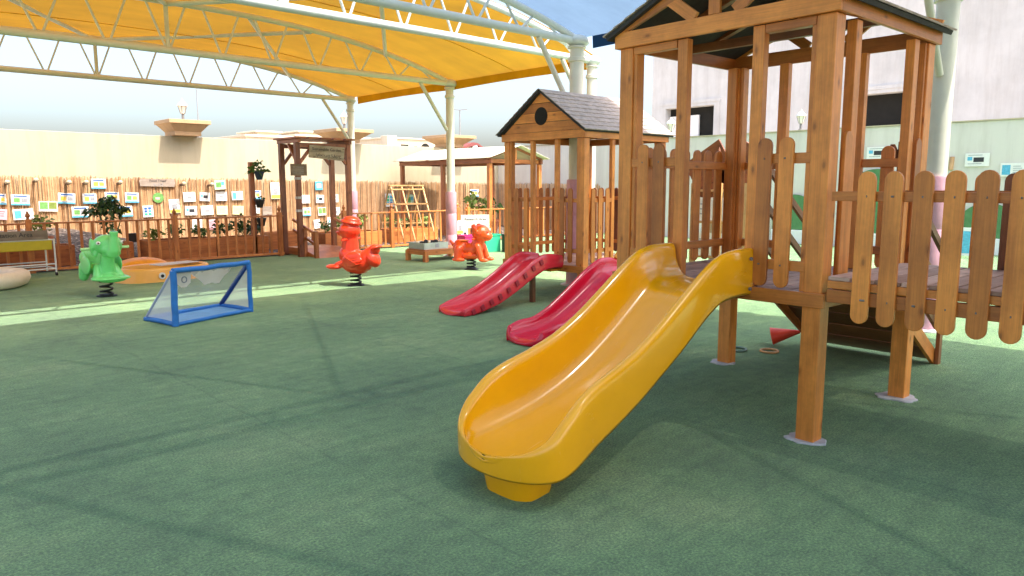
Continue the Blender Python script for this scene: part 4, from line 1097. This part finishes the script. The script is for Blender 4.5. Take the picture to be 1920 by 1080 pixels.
for i in range(13):
    a = .24+.58*i/12; s = (i/12); dip = .17*min(1, min(s, 1-s)*3.2)+.01*sin(i*1.9)
    for k in range(5): V.append(P_(TA+e*a+up*(-.03-dip*k/4))+(P_(C_)-P_(A_))*(.03+.10*k/4+.014*sin(i*2.3+k)))
mb.add(V, [(i*5+k, i*5+k+1, i*5+k+6, i*5+k+5) for i in range(12) for k in range(4)]); mk('loose_flap', mb, NETP, G, 80)
mb = MB(); mb.prism([(.0, -.02), (.19, -.02), (.17, -.15), (.12, -.19), (.05, -.19), (.0, -.15)], P_(TA)+e*.06+(C_-A_)*.04, e.normalized(), up, (C_-A_).normalized()*.004); fl = mk('corner_patch', mb, NETP, G)
mk('emblem', one(lambda m: m.tube([P_(TA)+e*.06+(C_-A_)*.036+e.normalized()*(.09+.032*cos(k*.524))+up*(-.11+.032*sin(k*.524)) for k in range(12)], .007, 5, True)), INKGREY, fl)

# ---------------------------------------------------------------- spring rockers
def organic(name, mb, m, parent, vox=.009, it=3):
    o = mk(name, mb, m, parent, 180)
    r = o.modifiers.new('remesh', 'REMESH'); r.mode = 'VOXEL'; r.voxel_size = vox; r.use_smooth_shade = True
    s = o.modifiers.new('smooth', 'SMOOTH'); s.iterations = it; s.factor = .5
    return o
def capsule(mb, p0, p1, r0, r1, n=12):
    p0, p1 = Vector(p0), Vector(p1); pts = []; rad = []
    d = (p1-p0).normalized()
    for f in (-.95, -.7, -.35): pts.append(p0+d*f*r0); rad.append(r0*sqrt(1-f*f))
    for f in (0, .25, .5, .75, 1): pts.append(p0+(p1-p0)*f); rad.append(r0+(r1-r0)*f)
    for f in (.35, .7, .95): pts.append(p1+d*f*r1); rad.append(r1*sqrt(1-f*f))
    mb.tube(pts, rad, n)
def spring(parent, z0, z1, r=.075, turns=3.2, wire=.014):
    mb = MB(); k = 70
    mb.tube([(r*cos(2*pi*turns*i/k), r*sin(2*pi*turns*i/k), z0+(z1-z0)*i/k) for i in range(k+1)], wire, 8); mk('spring', mb, BLACK, parent, 60)
    mk('base_plate', one(lambda m: m.lathe([(.13, 0), (.13, .012), (.09, .02), (.09, .03)], 18)), BLACK, parent, 40)
RX = lambda a: Matrix.Rotation(RAD(a), 3, 'X')
RY = lambda a: Matrix.Rotation(RAD(a), 3, 'Y')
RZm = lambda a: Matrix.Rotation(RAD(a), 3, 'Z')
# elephant: faces +x
EL = thing('elephant_rocker', 'bright green elephant spring rocker with raised trunk', 'spring rocker', (2.85, 11.08, 0), RAD(-82), 'animal spring rockers on the turf')
spring(EL, .02, .24)
mb = MB()
capsule(mb, (.07, 0, .34), (.12, 0, .56), .10, .082)          # chest and neck
mb.ell((.12, 0, .715), (.175, .178, .135), RY(-10))            # head
mb.ell((.22, 0, .66), (.10, .125, .09))                     # muzzle
mb.ell((.20, 0, .585), (.10, .095, .035))                     # lower jaw
mb.tube([(.26, 0, .60), (.315, 0, .66), (.335, 0, .74), (.345, 0, .83), (.36, 0, .90)], [.085, .070, .056, .047, .056], 14)   # trunk
for s in (-1, 1):
    mb.ell((.06, s*.172, .70), (.075, .028, .105), RZm(s*12))  # ear
    mb.ell((.10, s*.150, .595), (.045, .03, .045))
    mb.ell((-.09, s*.205, .43), (.15, .026, .125), RY(-14))     # side wing of the seat
    mb.ell((-.20, s*.175, .50), (.12, .03, .11))
    capsule(mb, (-.24, s*.15, .40), (-.26, s*.17, .27), .085, .065)
    capsule(mb, (.03, s*.10, .40), (.12, s*.155, .27), .06, .05)
    mb.ell((.12, s*.16, .262), (.12, .075, .03), RZm(s*25))
mb.ell((.235, 0, .262), (.11, .235, .030))                     # foot prow
mb.ell((.22, 0, .235), (.09, .17, .03))
mb.ell((.06, 0, .285), (.20, .13, .055))
mb.ell((-.22, 0, .36), (.17, .17, .07))                        # seat
mb.ell((-.335, 0, .50), (.045, .19, .16), RY(-14))            # seat back
capsule(mb, (-.2, 0, .30), (.1, 0, .27), .09, .08)
body = organic('body', mb, GREENP, EL)
mk('handle_bar', one(lambda m: m.tube([(.06, -.31, .665), (.06, .31, .665)], .019, 12)), plain('pale_green_grip', (.45, .72, .34), .4, .05, 5), EL, 60)
mk('trunk_hole', one(lambda m: m.lathe([(.034, .925), (.030, .93)], 14, (.352, 0, 0))), plain('deep_green', (.04, .22, .06), .5, .1, 5), EL)
for s in (-1, 1):
    ey = mk('eye', one(lambda m: m.ell((.225, s*.150, .745), (.028, .028, .026), None, 12, 8)), WHITE, EL, 60)
    mk('pupil', one(lambda m: m.ell((.249, s*.160, .745), (.011, .011, .013), None, 8, 6)), plain('dark_red_pupil', (.12, .02, .02), .3, .1, 5), ey, 60)
# duck: faces +x
DU = thing('duck_rocker', 'scarlet duck shaped spring rocker with upturned tail', 'spring rocker', (5.89, 9.63, 0), RAD(118), 'animal spring rockers on the turf')
spring(DU, .02, .20)
mb = MB()
mb.ell((-.02, 0, .36), (.26, .19, .18))
mb.ell((.10, 0, .46), (.16, .15, .16))
capsule(mb, (.08, 0, .52), (.08, 0, .74), .13, .12)
mb.ell((.08, 0, .83), (.165, .16, .14))
mb.ell((.05, 0, .955), (.165, .15, .045), RY(-10)); mb.ell((.04, 0, .99), (.13, .12, .055), RY(-8))
mb.ell((.22, 0, .80), (.09, .085, .028)); mb.ell((.21, 0, .765), (.075, .07, .022))
capsule(mb, (-.14, 0, .36), (-.33, 0, .55), .155, .085); mb.ell((-.36, 0, .58), (.085, .11, .035), RY(20)); mb.ell((-.30, 0, .42), (.10, .13, .15), RY(30))
for s in (-1, 1):
    mb.ell((-.04, s*.17, .42), (.17, .04, .10), RY(18)); mb.ell((-.10, s*.18, .37), (.13, .035, .06), RY(22))
    capsule(mb, (.14, s*.10, .34), (.24, s*.11, .31), .06, .05); mb.ell((.30, s*.12, .285), (.13, .085, .04))
mb.ell((-.05, 0, .235), (.15, .11, .06))
organic('body', mb, SCARLET, DU)
mk('handle_bar', one(lambda m: m.tube([(.06, -.27, .70), (.06, .27, .70)], .016, 10)), SCARLET, DU, 60)
for s in (-1, 1):
    ey = mk('eye', one(lambda m: m.ell((.195, s*.085, .855), (.018, .022, .026), None, 12, 8)), SCARLET, DU, 60)
mb = MB()
for s in (-1, 1):
    for k in range(3): mb.tube([(.06-.05*k, s*.205, .46-.03*k), (-.04-.05*k, s*.212, .40-.03*k), (-.16-.03*k, s*.20, .42-.03*k)], .008, 6)
mk('wing_ridge', mb, SCARLET, DU, 60)
# dog: faces +x
DG = thing('puppy_rocker', 'orange puppy shaped spring rocker in front of the middle padded column', 'spring rocker', (8.53, 10.04, 0), RAD(-62), 'animal spring rockers on the turf')
spring(DG, .02, .20)
mb = MB()
mb.ell((-.18, 0, .38), (.17, .15, .15)); mb.ell((.0, 0, .36), (.22, .135, .12)); mb.ell((-.22, 0, .47), (.10, .10, .07))
capsule(mb, (.10, 0, .40), (.16, 0, .56), .12, .105)
mb.ell((.19, 0, .65), (.165, .165, .155)); mb.ell((.30, 0, .60), (.10, .105, .085))
for s in (-1, 1):
    mb.ell((.10, s*.125, .77), (.05, .035, .05)); mb.ell((.13, s*.165, .70), (.05, .03, .08), RX(s*-20))
    capsule(mb, (.17, s*.12, .42), (.24, s*.14, .22), .065, .055); mb.ell((.29, s*.145, .185), (.09, .065, .035))
    capsule(mb, (-.19, s*.13, .36), (-.20, s*.16, .22), .085, .07); mb.ell((-.18, s*.17, .185), (.13, .065, .035))
    mb.ell((.0, s*.13, .26), (.16, .04, .05))
mb.ell((0, 0, .23), (.17, .13, .05)); capsule(mb, (-.33, 0, .42), (-.40, 0, .50), .035, .025)
organic('body', mb, ORANGEP, DG)
mk('handle_bar', one(lambda m: m.tube([(.12, -.25, .56), (.12, .25, .56)], .015, 10)), ORANGEP, DG, 60)
mk('seat_pad', one(lambda m: m.ell((-.14, 0, .515), (.11, .09, .022), None, 16, 6)), plain('light_orange_polyethylene', (.86, .22, .04), .35, .05, 5), DG, 60)
for s in (-1, 1): mk('eye', one(lambda m: m.ell((.335, s*.07, .675), (.016, .016, .02), None, 10, 6)), plain('dark_orange_eye', (.35, .02, .01), .3, .1, 5), DG, 60)

# ---------------------------------------------------------------- sand pits
SPT = thing('sand_tub', 'round cream plastic tub filled with dark pebbles at the left edge', 'sand tub', (1.62, 13.30, 0))
mb = MB(); V = []; n = 40; prof = [(.60, 0), (.70, .03), (.745, .12), (.73, .20), (.66, .245), (.57, .235), (.53, .19), (.52, .12)]
for r, z in prof:
    for j in range(n):
        a = 2*pi*j/n; lob = 1+.03*cos(7*a); V.append((r*lob*cos(a), r*lob*sin(a), z))
mb.add(V, [(i*n+j, i*n+(j+1) % n, (i+1)*n+(j+1) % n, (i+1)*n+j) for i in range(len(prof)-1) for j in range(n)])
mk('rim', mb, CREAMP, SPT, 60)
mk('pebble_fill', one(lambda m: m.lathe([(.53, .10), (.53, .15), (.3, .19), (.01, .20)], 30)), plain('purple_brown_pebbles', (.14, .09, .085), .8, .6, 26, 1, 30), SPT, 60)
SB = thing('sandbox', 'amber animal faced sandbox with a printed eye behind the blue goal', 'sandbox', (4.12, 12.62, 0), RAD(12))
mb = MB(); V = []; n = 44
def oval(a): return (.72*(abs(cos(a))**.8)*(1 if cos(a) >= 0 else -1), .46*(abs(sin(a))**.8)*(1 if sin(a) >= 0 else -1))
for k, z in ((1.08, 0), (1.0, .16), (.985, .20), (.95, .215), (.86, .205), (.83, .14), (.82, .05)):
    for j in range(n):
        x, y = oval(2*pi*j/n); V.append((x*k, y*k, z))
mb.add(V, [(i*n+j, i*n+(j+1) % n, (i+1)*n+(j+1) % n, (i+1)*n+j) for i in range(6) for j in range(n)]); mk('shell', mb, AMBER, SB, 50)
mk('sand', one(lambda m: m.prism([tuple(c*.825 for c in oval(2*pi*j/n)) for j in range(n)], (0, 0, .05), (1, 0, 0), (0, 1, 0), (0, 0, .05))), plain('shaded_play_sand', (.16, .13, .11), .95, .2, 9, .4, 40), SB)  # shade of the hollow is put into the sand's dark colour
e = mk('eye', one(lambda m: m.tube([(-.31, -.470, .10), (-.312, -.486, .10)], .052, 18)), WHITE, SB, 40)
mk('pupil', one(lambda m: m.tube([(-.312, -.4865, .097), (-.313, -.492, .097)], .026, 16)), BLACK, e, 40)
mb = MB(); mb.box((.22, .05, .222), (.72, .30, .012), RZm(6)); tag(mk('flat_sheet', mb, plain('light_grey_sheet', (.60, .58, .58), .6, .1, 6), None, None, .003, (4.12, 12.62, 0), RAD(12)), 'light grey flat sheet lying across the amber sandbox', 'sheet')
LD = thing('amber_dome', 'deep amber domed lid leaning behind the amber sandbox', 'lid', (4.12, 13.75, 0), RAD(10)); LD.scale = (.66, .66, .8)
mb = MB(); V = []; m_ = 7
for i in range(m_+1):
    f = i/m_
    for j in range(n):
        x, y = oval(2*pi*j/n); k = cos(f*pi/2*.98); V.append((x*k*1.02, y*k*1.0, .06+.27*sin(f*pi/2)))
for j in range(n):
    x, y = oval(2*pi*j/n); V.append((x*1.05, y*1.05, .0))
mb.add(V, [(i*n+j, i*n+(j+1) % n, (i+1)*n+(j+1) % n, (i+1)*n+j) for i in range(m_) for j in range(n)]+[((m_+1)*n+j, (m_+1)*n+(j+1) % n, (j+1) % n, j) for j in range(n)]); mk('dome', mb, AMBER2, LD, 60)

# ---------------------------------------------------------------- trough stand with sign
CT = thing('trough_stand', 'yellow trough on a white tube stand with a Vegetation Area sign at the left edge', 'water trough', (2.25, 14.45, 0), RAD(4))
mk('trough', one(lambda m: m.prism([(-.24, .44), (.24, .44), (.26, .60), (.235, .60), (.22, .46), (-.22, .46), (-.235, .60), (-.26, .60)], (-.75, 0, 0), (0, 1, 0), (0, 0, 1), (1.38, 0, 0))), YTUB, CT, None, .012)
mb = MB()
for x in (-.72, .66):
    for y in (-.25, .25): mb.tube([(x, y, .04), (x, y, .62)], .014, 8)
    mb.tube([(x, -.25, .12), (x, .25, .12)], .012, 8); mb.tube([(x, -.25, .60), (x, .25, .60)], .012, 8)
for y in (-.25, .25):
    for z in (.12, .20, .61): mb.tube([(-.72, y, z), (.66, y, z)], .011, 8)
mk('frame', mb, WHITE, CT, 60)
for x in (-.72, .66): mk('caster', one(lambda m: m.tube([(x-.015, -.25, .03), (x+.015, -.25, .03)], .03, 12)), BLACK, CT, 50)
sb = mk('sign_board', B(-.70, .57, -.285, -.265, .62, .77), GREYWOOD, CT, None, .004)
mk('lettering', text_mb('Vegetation Area', .10, (.02, -.287, .675), (1, 0, 0), (0, 0, 1)), INK, sb)

# ---------------------------------------------------------------- low table with tray
TB_ = thing('low_table', 'low orange brown timber table in front of the middle padded column', 'table', (8.66, 11.58, 0), 0)
mk('top', B(0, 1.15, 0, .62, .215, .24), WOOD_F, TB_, None, .004)
for bb in ((-.002, .03, .0, .62, .13, .214), (1.12, 1.152, 0, .62, .13, .214), (.031, 1.119, .0, .03, .13, .214), (.031, 1.119, .59, .62, .13, .214)): mk('apron', B(*bb), WOOD_F, TB_, None, .003)
for x in (-.02, 1.08):
    for y in (-.02, .56): mk('leg', B(x, x+.085, y, y+.085, 0, .2145), WOOD_F, TB_, None, .004)
TR = thing('grey_tub', 'shallow grey metal tub standing on the low table', 'tub', (8.98, 11.90, .241), 0)
mk('shell', one(lambda m: m.prism([(-.30, 0), (.30, 0), (.31, .13), (.295, .13), (.285, .015), (-.285, .015), (-.295, .13), (-.31, .13)], (0, -.25, 0), (1, 0, 0), (0, 0, 1), (0, .5, 0))), GREYTANK, TR, None, .006)
mk('end_wall', B(-.3, .3, -.262, -.251, 0, .13), GREYTANK, TR); mk('end_wall', B(-.3, .3, .251, .262, 0, .13), GREYTANK, TR)
mk('label_plate', B(-.03, .07, -.266, -.263, .03, .11), INKGREY, TR)
for k, (x, z, lab) in enumerate(((-.2, .17, 'leftmost dark wheel sticking out of the grey tub'), (-.05, .19, 'second dark wheel from the left in the grey tub'), (.08, .18, 'third dark wheel from the left in the grey tub'), (.2, .185, 'rightmost dark wheel in the grey tub'))):
    tag(mk('black_toy', one(lambda m: m.tube([(0, -.02, 0), (0, .02, 0)], .045, 14)), BLACK, None, 40, None, (8.98+x, 11.86+.06*(k % 2), .241+z-.06)), lab, 'toy', 'dark wheels in the grey tub')
    tag(mk('toy_jar', one(lambda m: m.lathe([(.04, 0), (.045, .09), (.03, .12)], 12)), plain('cream_jar', (.72, .64, .42), .5, .1, 9), None, 40, None, (8.98+x+.02, 12.02, .241+.02)), lab.replace('dark wheel', 'cream jar').replace('sticking out of', 'standing in'), 'toy', 'cream jars in the grey tub')

# ---------------------------------------------------------------- bins and board by the right fence
def crate(x, y, w_, d, h, m, label, z=0):
    t = thing('storage_bin', label, 'bin', (x, y, z), RAD(-8), 'coloured bins in front of the fence')
    hw, hd = w_/2, d/2
    mk('shell', one(lambda q: (q.bx(-hw, hw, -hd, -hd+.012, 0, h), q.bx(-hw, hw, hd-.012, hd, 0, h), q.bx(-hw, -hw+.012, -hd+.012, hd-.012, 0, h), q.bx(hw-.012, hw, -hd+.012, hd-.012, 0, h), q.bx(-hw+.012, hw-.012, -hd+.012, hd-.012, 0, .012))), m, t, None, .006)
    mk('rim', one(lambda q: (q.bx(-hw-.012, hw+.012, -hd-.012, -hd-.0005, h-.03, h), q.bx(-hw-.012, -hw-.0005, -hd, hd, h-.03, h), q.bx(hw+.0005, hw+.012, -hd, hd, h-.03, h))), m, t)
    return t
b = crate(10.60, 12.55, .42, .34, .40, MAGENTA, 'magenta plastic bin beside the padded column')
b = crate(11.15, 12.50, .40, .34, .40, JADE, 'jade green plastic bin behind the orange puppy')
b = crate(11.42, 12.08, .26, .30, .40, BLACKP, 'black plastic bin next to the jade green one')
t = thing('sign_board', 'white Research Area sign above the coloured bins', 'sign', (11.1, 12.92, 0), RAD(-30))
mk('panel', B(-.33, .33, -.012, .012, .52, .82), OFFW, t, None, .004)
for x in (-.28, .28): mk('leg', B(x-.015, x+.015, .013, .04, 0, .80), WOOD_F, t)
mk('lettering', text_mb('Research Area', .085, (0, -.013, .70), (1, 0, 0), (0, 0, 1)), INK, t)
mk('lettering', text_mb('\u0645\u0646\u0637\u0642\u0629 \u0627\u0644\u0628\u062d\u062b'[::-1], .085, (0, -.013, .59), (1, 0, 0), (0, 0, 1)), INKGREY, t)
for k, (x, st, lab) in enumerate(((10.80, 'animal', 'white drawing sheet left below the Research Area sign'), (11.05, 'white', 'white sheet straight below the Research Area sign'), (11.28, 'pink', 'pinkish sheet right below the Research Area sign'))):
    card(0, 0, .20, .27, st, lab, y=12.92-.12*k+.02, x=x, z=.385, group='sheets below the Research Area sign')
card(0, 0, .18, .30, 'plant', 'yellow sheet with a grey ball above the magenta bin', y=12.85, x=10.60, z=.56, group='sheets above the bins')
card(0, 0, .22, .30, 'green', 'pale green poster above the black bin', y=12.35, x=11.62, z=.56, group='sheets above the bins')

# ---------------------------------------------------------------- cone, rings
CN = thing('marker_cone', 'red plastic cone lying on its side behind the tower post', 'cone', (6.42, 3.20, .075), RAD(-42))
mk('shell', one(lambda m: m.lathe([(.115, 0), (.108, .01), (.02, .34), (.012, .345)], 24)), CONE, CN, 40); CN.rotation_euler = (RAD(0), RAD(76), RAD(-66)); CN.location = (6.46, 3.25, .086); CN.scale = (.74, .74, .74)
for x, y, r, m, lab in ((6.17, 3.12, .075, plain('pale_orange_ring', (.72, .36, .14), .5, .1, 9), 'pale orange ring lying on the turf below the cone'), (6.02, 3.36, .085, plain('grey_green_ring', (.16, .24, .18), .5, .1, 9), 'grey green ring lying left of the orange ring')):
    tag(mk('throw_ring', one(lambda q: q.tube([(r*cos(k*.2618), r*sin(k*.2618), .012) for k in range(24)], .011, 8, True)), m, None, 60, None, (x, y, 0)), lab, 'ring', 'throwing rings on the turf')

# ---------------------------------------------------------------- right wall: green panels, posters, cottage
for y0, y1, h, lab in ((6.05, 7.45, 1.86, 'tall round topped green turf panel seen beside the tower post'), (8.2, 9.3, 1.25, 'round topped green turf panel seen through the tower pickets'), (3.9, 5.0, 1.1, 'low round topped green turf panel behind the bridge')):
    t = thing('turf_panel', lab, 'panel', (XW-.06, (y0+y1)/2, 0), 0, 'round topped green panels along the grey wall'); hw = (y1-y0)/2
    P = [(hw*cos(pi*i/18), h-hw*.85+hw*.85*sin(pi*i/18)) for i in range(19)]+[(-hw, .35), (hw, .35)]
    mk('panel', one(lambda m: m.prism(P, (-.02, 0, 0), (0, 1, 0), (0, 0, 1), (.05, 0, 0))), GREENTURF, t)
    mk('plinth', B(-.08, .05, -hw, hw, 0, .349), WHITE, t, None, .01)
for y, z, st, lab in ((6.81, 2.23, 'animal', 'poster above the green panel seen between tower posts'), (4.74, 2.02, 'animal', 'poster with a black animal on the grey wall above the bridge'), (4.07, 1.80, 'half', 'pale blue poster at the right edge above the bridge')):
    card(0, 0, .46, .28, st, lab, y=XW-.03, face='x', x=y, z=z, group='posters on the grey green wall')
t = thing('wall_peg', 'brown wooden peg on the grey wall right of the padded column', 'peg', (XW, 5.23, 1.95)); mk('shaft', one(lambda m: m.tube([(0, 0, .14), (-.05, 0, -.14)], .05, 10)), WOOD_P, t, 50)
t = thing('picture_board', 'narrow blue and white board low on the grey wall behind the bridge', 'board', (XW-1.2, 4.45, 0)); mk('panel', B(-.02, .02, -.2, .2, .05, .62), WHITE, t); mk('picture', B(-.0225, -.0203, -.17, .17, .10, .55), INKCYAN, t)
CO = thing('toy_cottage', 'brown toy cottage with pointed roof and white price boards behind the tower', 'toy house', (9.3, 5.55, 0), RAD(0))
for v0, v1 in ((-.45, -.38), (-.03, .03), (.38, .45)): mk('post', B(-.03, .03, v0, v1, 0, 1.52), WOOD_P, CO)
mk('back_wall', B(.5, .53, -.45, .45, 0, 1.45), WALL_R, CO)
for z in (.45, .95, 1.40): mk('shelf', B(.031, .5, -.45, .45, z, z+.03), WOOD_P, CO)
for s in (-1, 1):
    mb = MB(); mb.beam((.22, 0, 1.86), (.22, s*.56, 1.52), .66, .03, (0, -s, 1)); mk('roof_panel', mb, WOOD_D, CO)
mk('finial', one(lambda m: m.lathe([(.05, 1.86), (.035, 1.92), (.002, 2.02)], 10, (-.05, 0, 0))), WOOD_D, CO, 40)
for z, v in ((.62, -.2), (.62, .2), (1.12, -.2), (1.12, .2), (.2, -.2), (.2, .2)):
    bd = mk('white_board', B(-.045, -.032, v-.13, v+.13, z-.12, z+.2), OFFW, CO); mb = MB()
    for q in range(3): mb.bx(-.0468, -.0455, v-.08, v+.08, z-.04+q*.07, z-.025+q*.07)
    mk('text_lines', mb, INKGREY, bd)

# ---------------------------------------------------------------- buildings beyond
BB = thing('apartment_building', 'large unfinished white building rising behind the grey green wall', 'building', (30, 21.75, -.03))
wins = [(-3.4, -.85, 3.71, 5.08), (-11.6, -9.3, 3.62, 4.95)]
def wallwith(mb, y0, y1, z0, z1, holes, x0, x1):
    ys = sorted({y0, y1, *[h[0] for h in holes], *[h[1] for h in holes]}); zs = sorted({z0, z1, *[h[2] for h in holes], *[h[3] for h in holes]})
    for a, b in zip(ys, ys[1:]):
        for c, d in zip(zs, zs[1:]):
            if any(h[0] <= a and b <= h[1] and h[2] <= c and d <= h[3] for h in holes): continue
            mb.bx(x0, x1, a, b, c, d)
mb = MB(); wallwith(mb, -34, 0, 0, 11, wins, 0, .35); mb.bx(.36, 12, -.3, 0, 0, 11); mk('facade', mb, BLDG, BB)
mk('roof', B(-.3, 12, -34, .3, 11.002, 11.3), BLDG, BB)
for y0, y1, z0, z1 in wins:
    f = MB(); f.bx(-.07, -.002, y0-.34, y1+.34, z1+.16, z1+.30); f.bx(-.05, -.002, y0-.30, y1+.30, z1+.02, z1+.159); f.bx(-.05, -.002, y0-.30, y0-.02, z0, z1+.019); f.bx(-.05, -.002, y1+.02, y1+.30, z0, z1+.019)
    w_ = mk('window', f, BLDG, BB); mk('dark_room', B(.36, 3.2, y0-.5, y1+.5, z0-.5, z1+.5), DARKWIN, w_)
    if y0 > -5: mk('white_partition', B(.20, .30, y0+.9, y1-.05, z0, z1-.35), WHITE, w_)
def villa(x, y, boxes, label, arches=(), wns=()):
    t = thing('villa', label, 'house', (x, y, -.03), 0, 'pale villas beyond the cream wall')
    for nm, bb in boxes: mk(nm, B(*bb), VILLA, t, None, .03)
    for (ax, az, r) in arches:
        mk('arched_window', one(lambda m: m.prism([(r*cos(pi*i/12), r*.9*sin(pi*i/12)) for i in range(13)], (ax, -.03, az), (1, 0, 0), (0, 0, 1), (0, .02, 0))), DARKWIN, t)
    for (ax, az, w_, h_) in wns: mk('window', B(ax-w_/2, ax+w_/2, -.03, -.008, az-h_/2, az+h_/2), DARKWIN, t)
villa(31.2, 70, [('wall', (0, 5.0, 0, 8, 0, 6.2)), ('parapet', (-.2, 5.2, -.2, 8.2, 6.202, 6.42)), ('roof_room', (1.6, 3.8, 1, 5, 6.421, 6.75)), ('roof_slab', (1.3, 4.1, .7, 5.3, 6.752, 6.90))], 'leftmost pale villa with a stepped roof beyond the cream wall', (), [(1, 5.6, .4, .5), (1.8, 5.6, .4, .5), (2.6, 5.6, .4, .5)])
villa(36.4, 70, [('wall', (0, 8.6, 0, 8, 0, 6.45)), ('parapet', (-.2, 8.8, -.2, 8.2, 6.452, 6.65)), ('roof_room', (.9, 4.2, 1, 5, 6.651, 6.95)), ('roof_slab', (.6, 4.6, .7, 5.3, 6.952, 7.1)), ('water_tank', (7.9, 8.5, 2, 2.8, 6.652, 7.35))], 'pale villa with roof tank behind the arbor and pier', (), [(1.5, 5.9, .5, .5), (2.4, 5.9, .5, .5), (6.6, 5.7, .6, .6)])
villa(40.7, 60, [('wall', (0, 8.6, 0, 8, 0, 5.95)), ('parapet', (-.15, 8.75, -.15, 8.2, 5.952, 6.10)), ('turret', (-.5, .6, -.6, .5, 0, 6.2))], 'pale villa with an arched window left of the middle column', [(4.4, 5.15, .55)], [(1.9, 5.35, .9, .2), (3.2, 5.25, .35, .22), (5.6, 5.25, .35, .22)])
t = thing('villa', 'white villa with a dark red pitched roof right of the middle column', 'house', (49.6, 60, -.03), 0, 'pale villas beyond the cream wall')
mk('wall', B(.3, 3.6, .3, 6, 0, 5.45), VILLA, t)
mk('roof', one(lambda m: m.prism([(0, 5.3), (1.9, 6.0), (2.5, 5.95), (3.9, 5.25), (3.6, 5.25), (2.4, 5.75), (.3, 5.25)], (0, .1, 0), (1, 0, 0), (0, 0, 1), (0, 6, 0))), plain('dark_red_roof_tile', (.20, .055, .05), .8, .3, 6), t)
mk('gable_infill', B(1.9, 2.5, .15, .3, 5.45, 5.72), WHITE, t)
SLT = thing('street_light', 'tall grey twin arm street light far beyond the cream wall', 'street light', (37.2, 45, -.03)); mk('pole', one(lambda m: m.tube([(0, 0, 0), (0, 0, 7.28)], [.07, .045], 10)), ASPH, SLT, 60)
for s in (-1, 1): mk('lamp_arm', one(lambda m: m.beam((0, 0, 7.27), (.42*s, -.42*s, 7.33), .12, .06)), ASPH, SLT)
t = thing('mast', 'thin dark mast standing behind the lantern pier', 'mast', (15.27, 40, -.03)); mk('pole', one(lambda m: m.tube([(0, 0, 0), (.0, 0, 6.72)], [.045, .03], 8)), ASPH, t, 60)
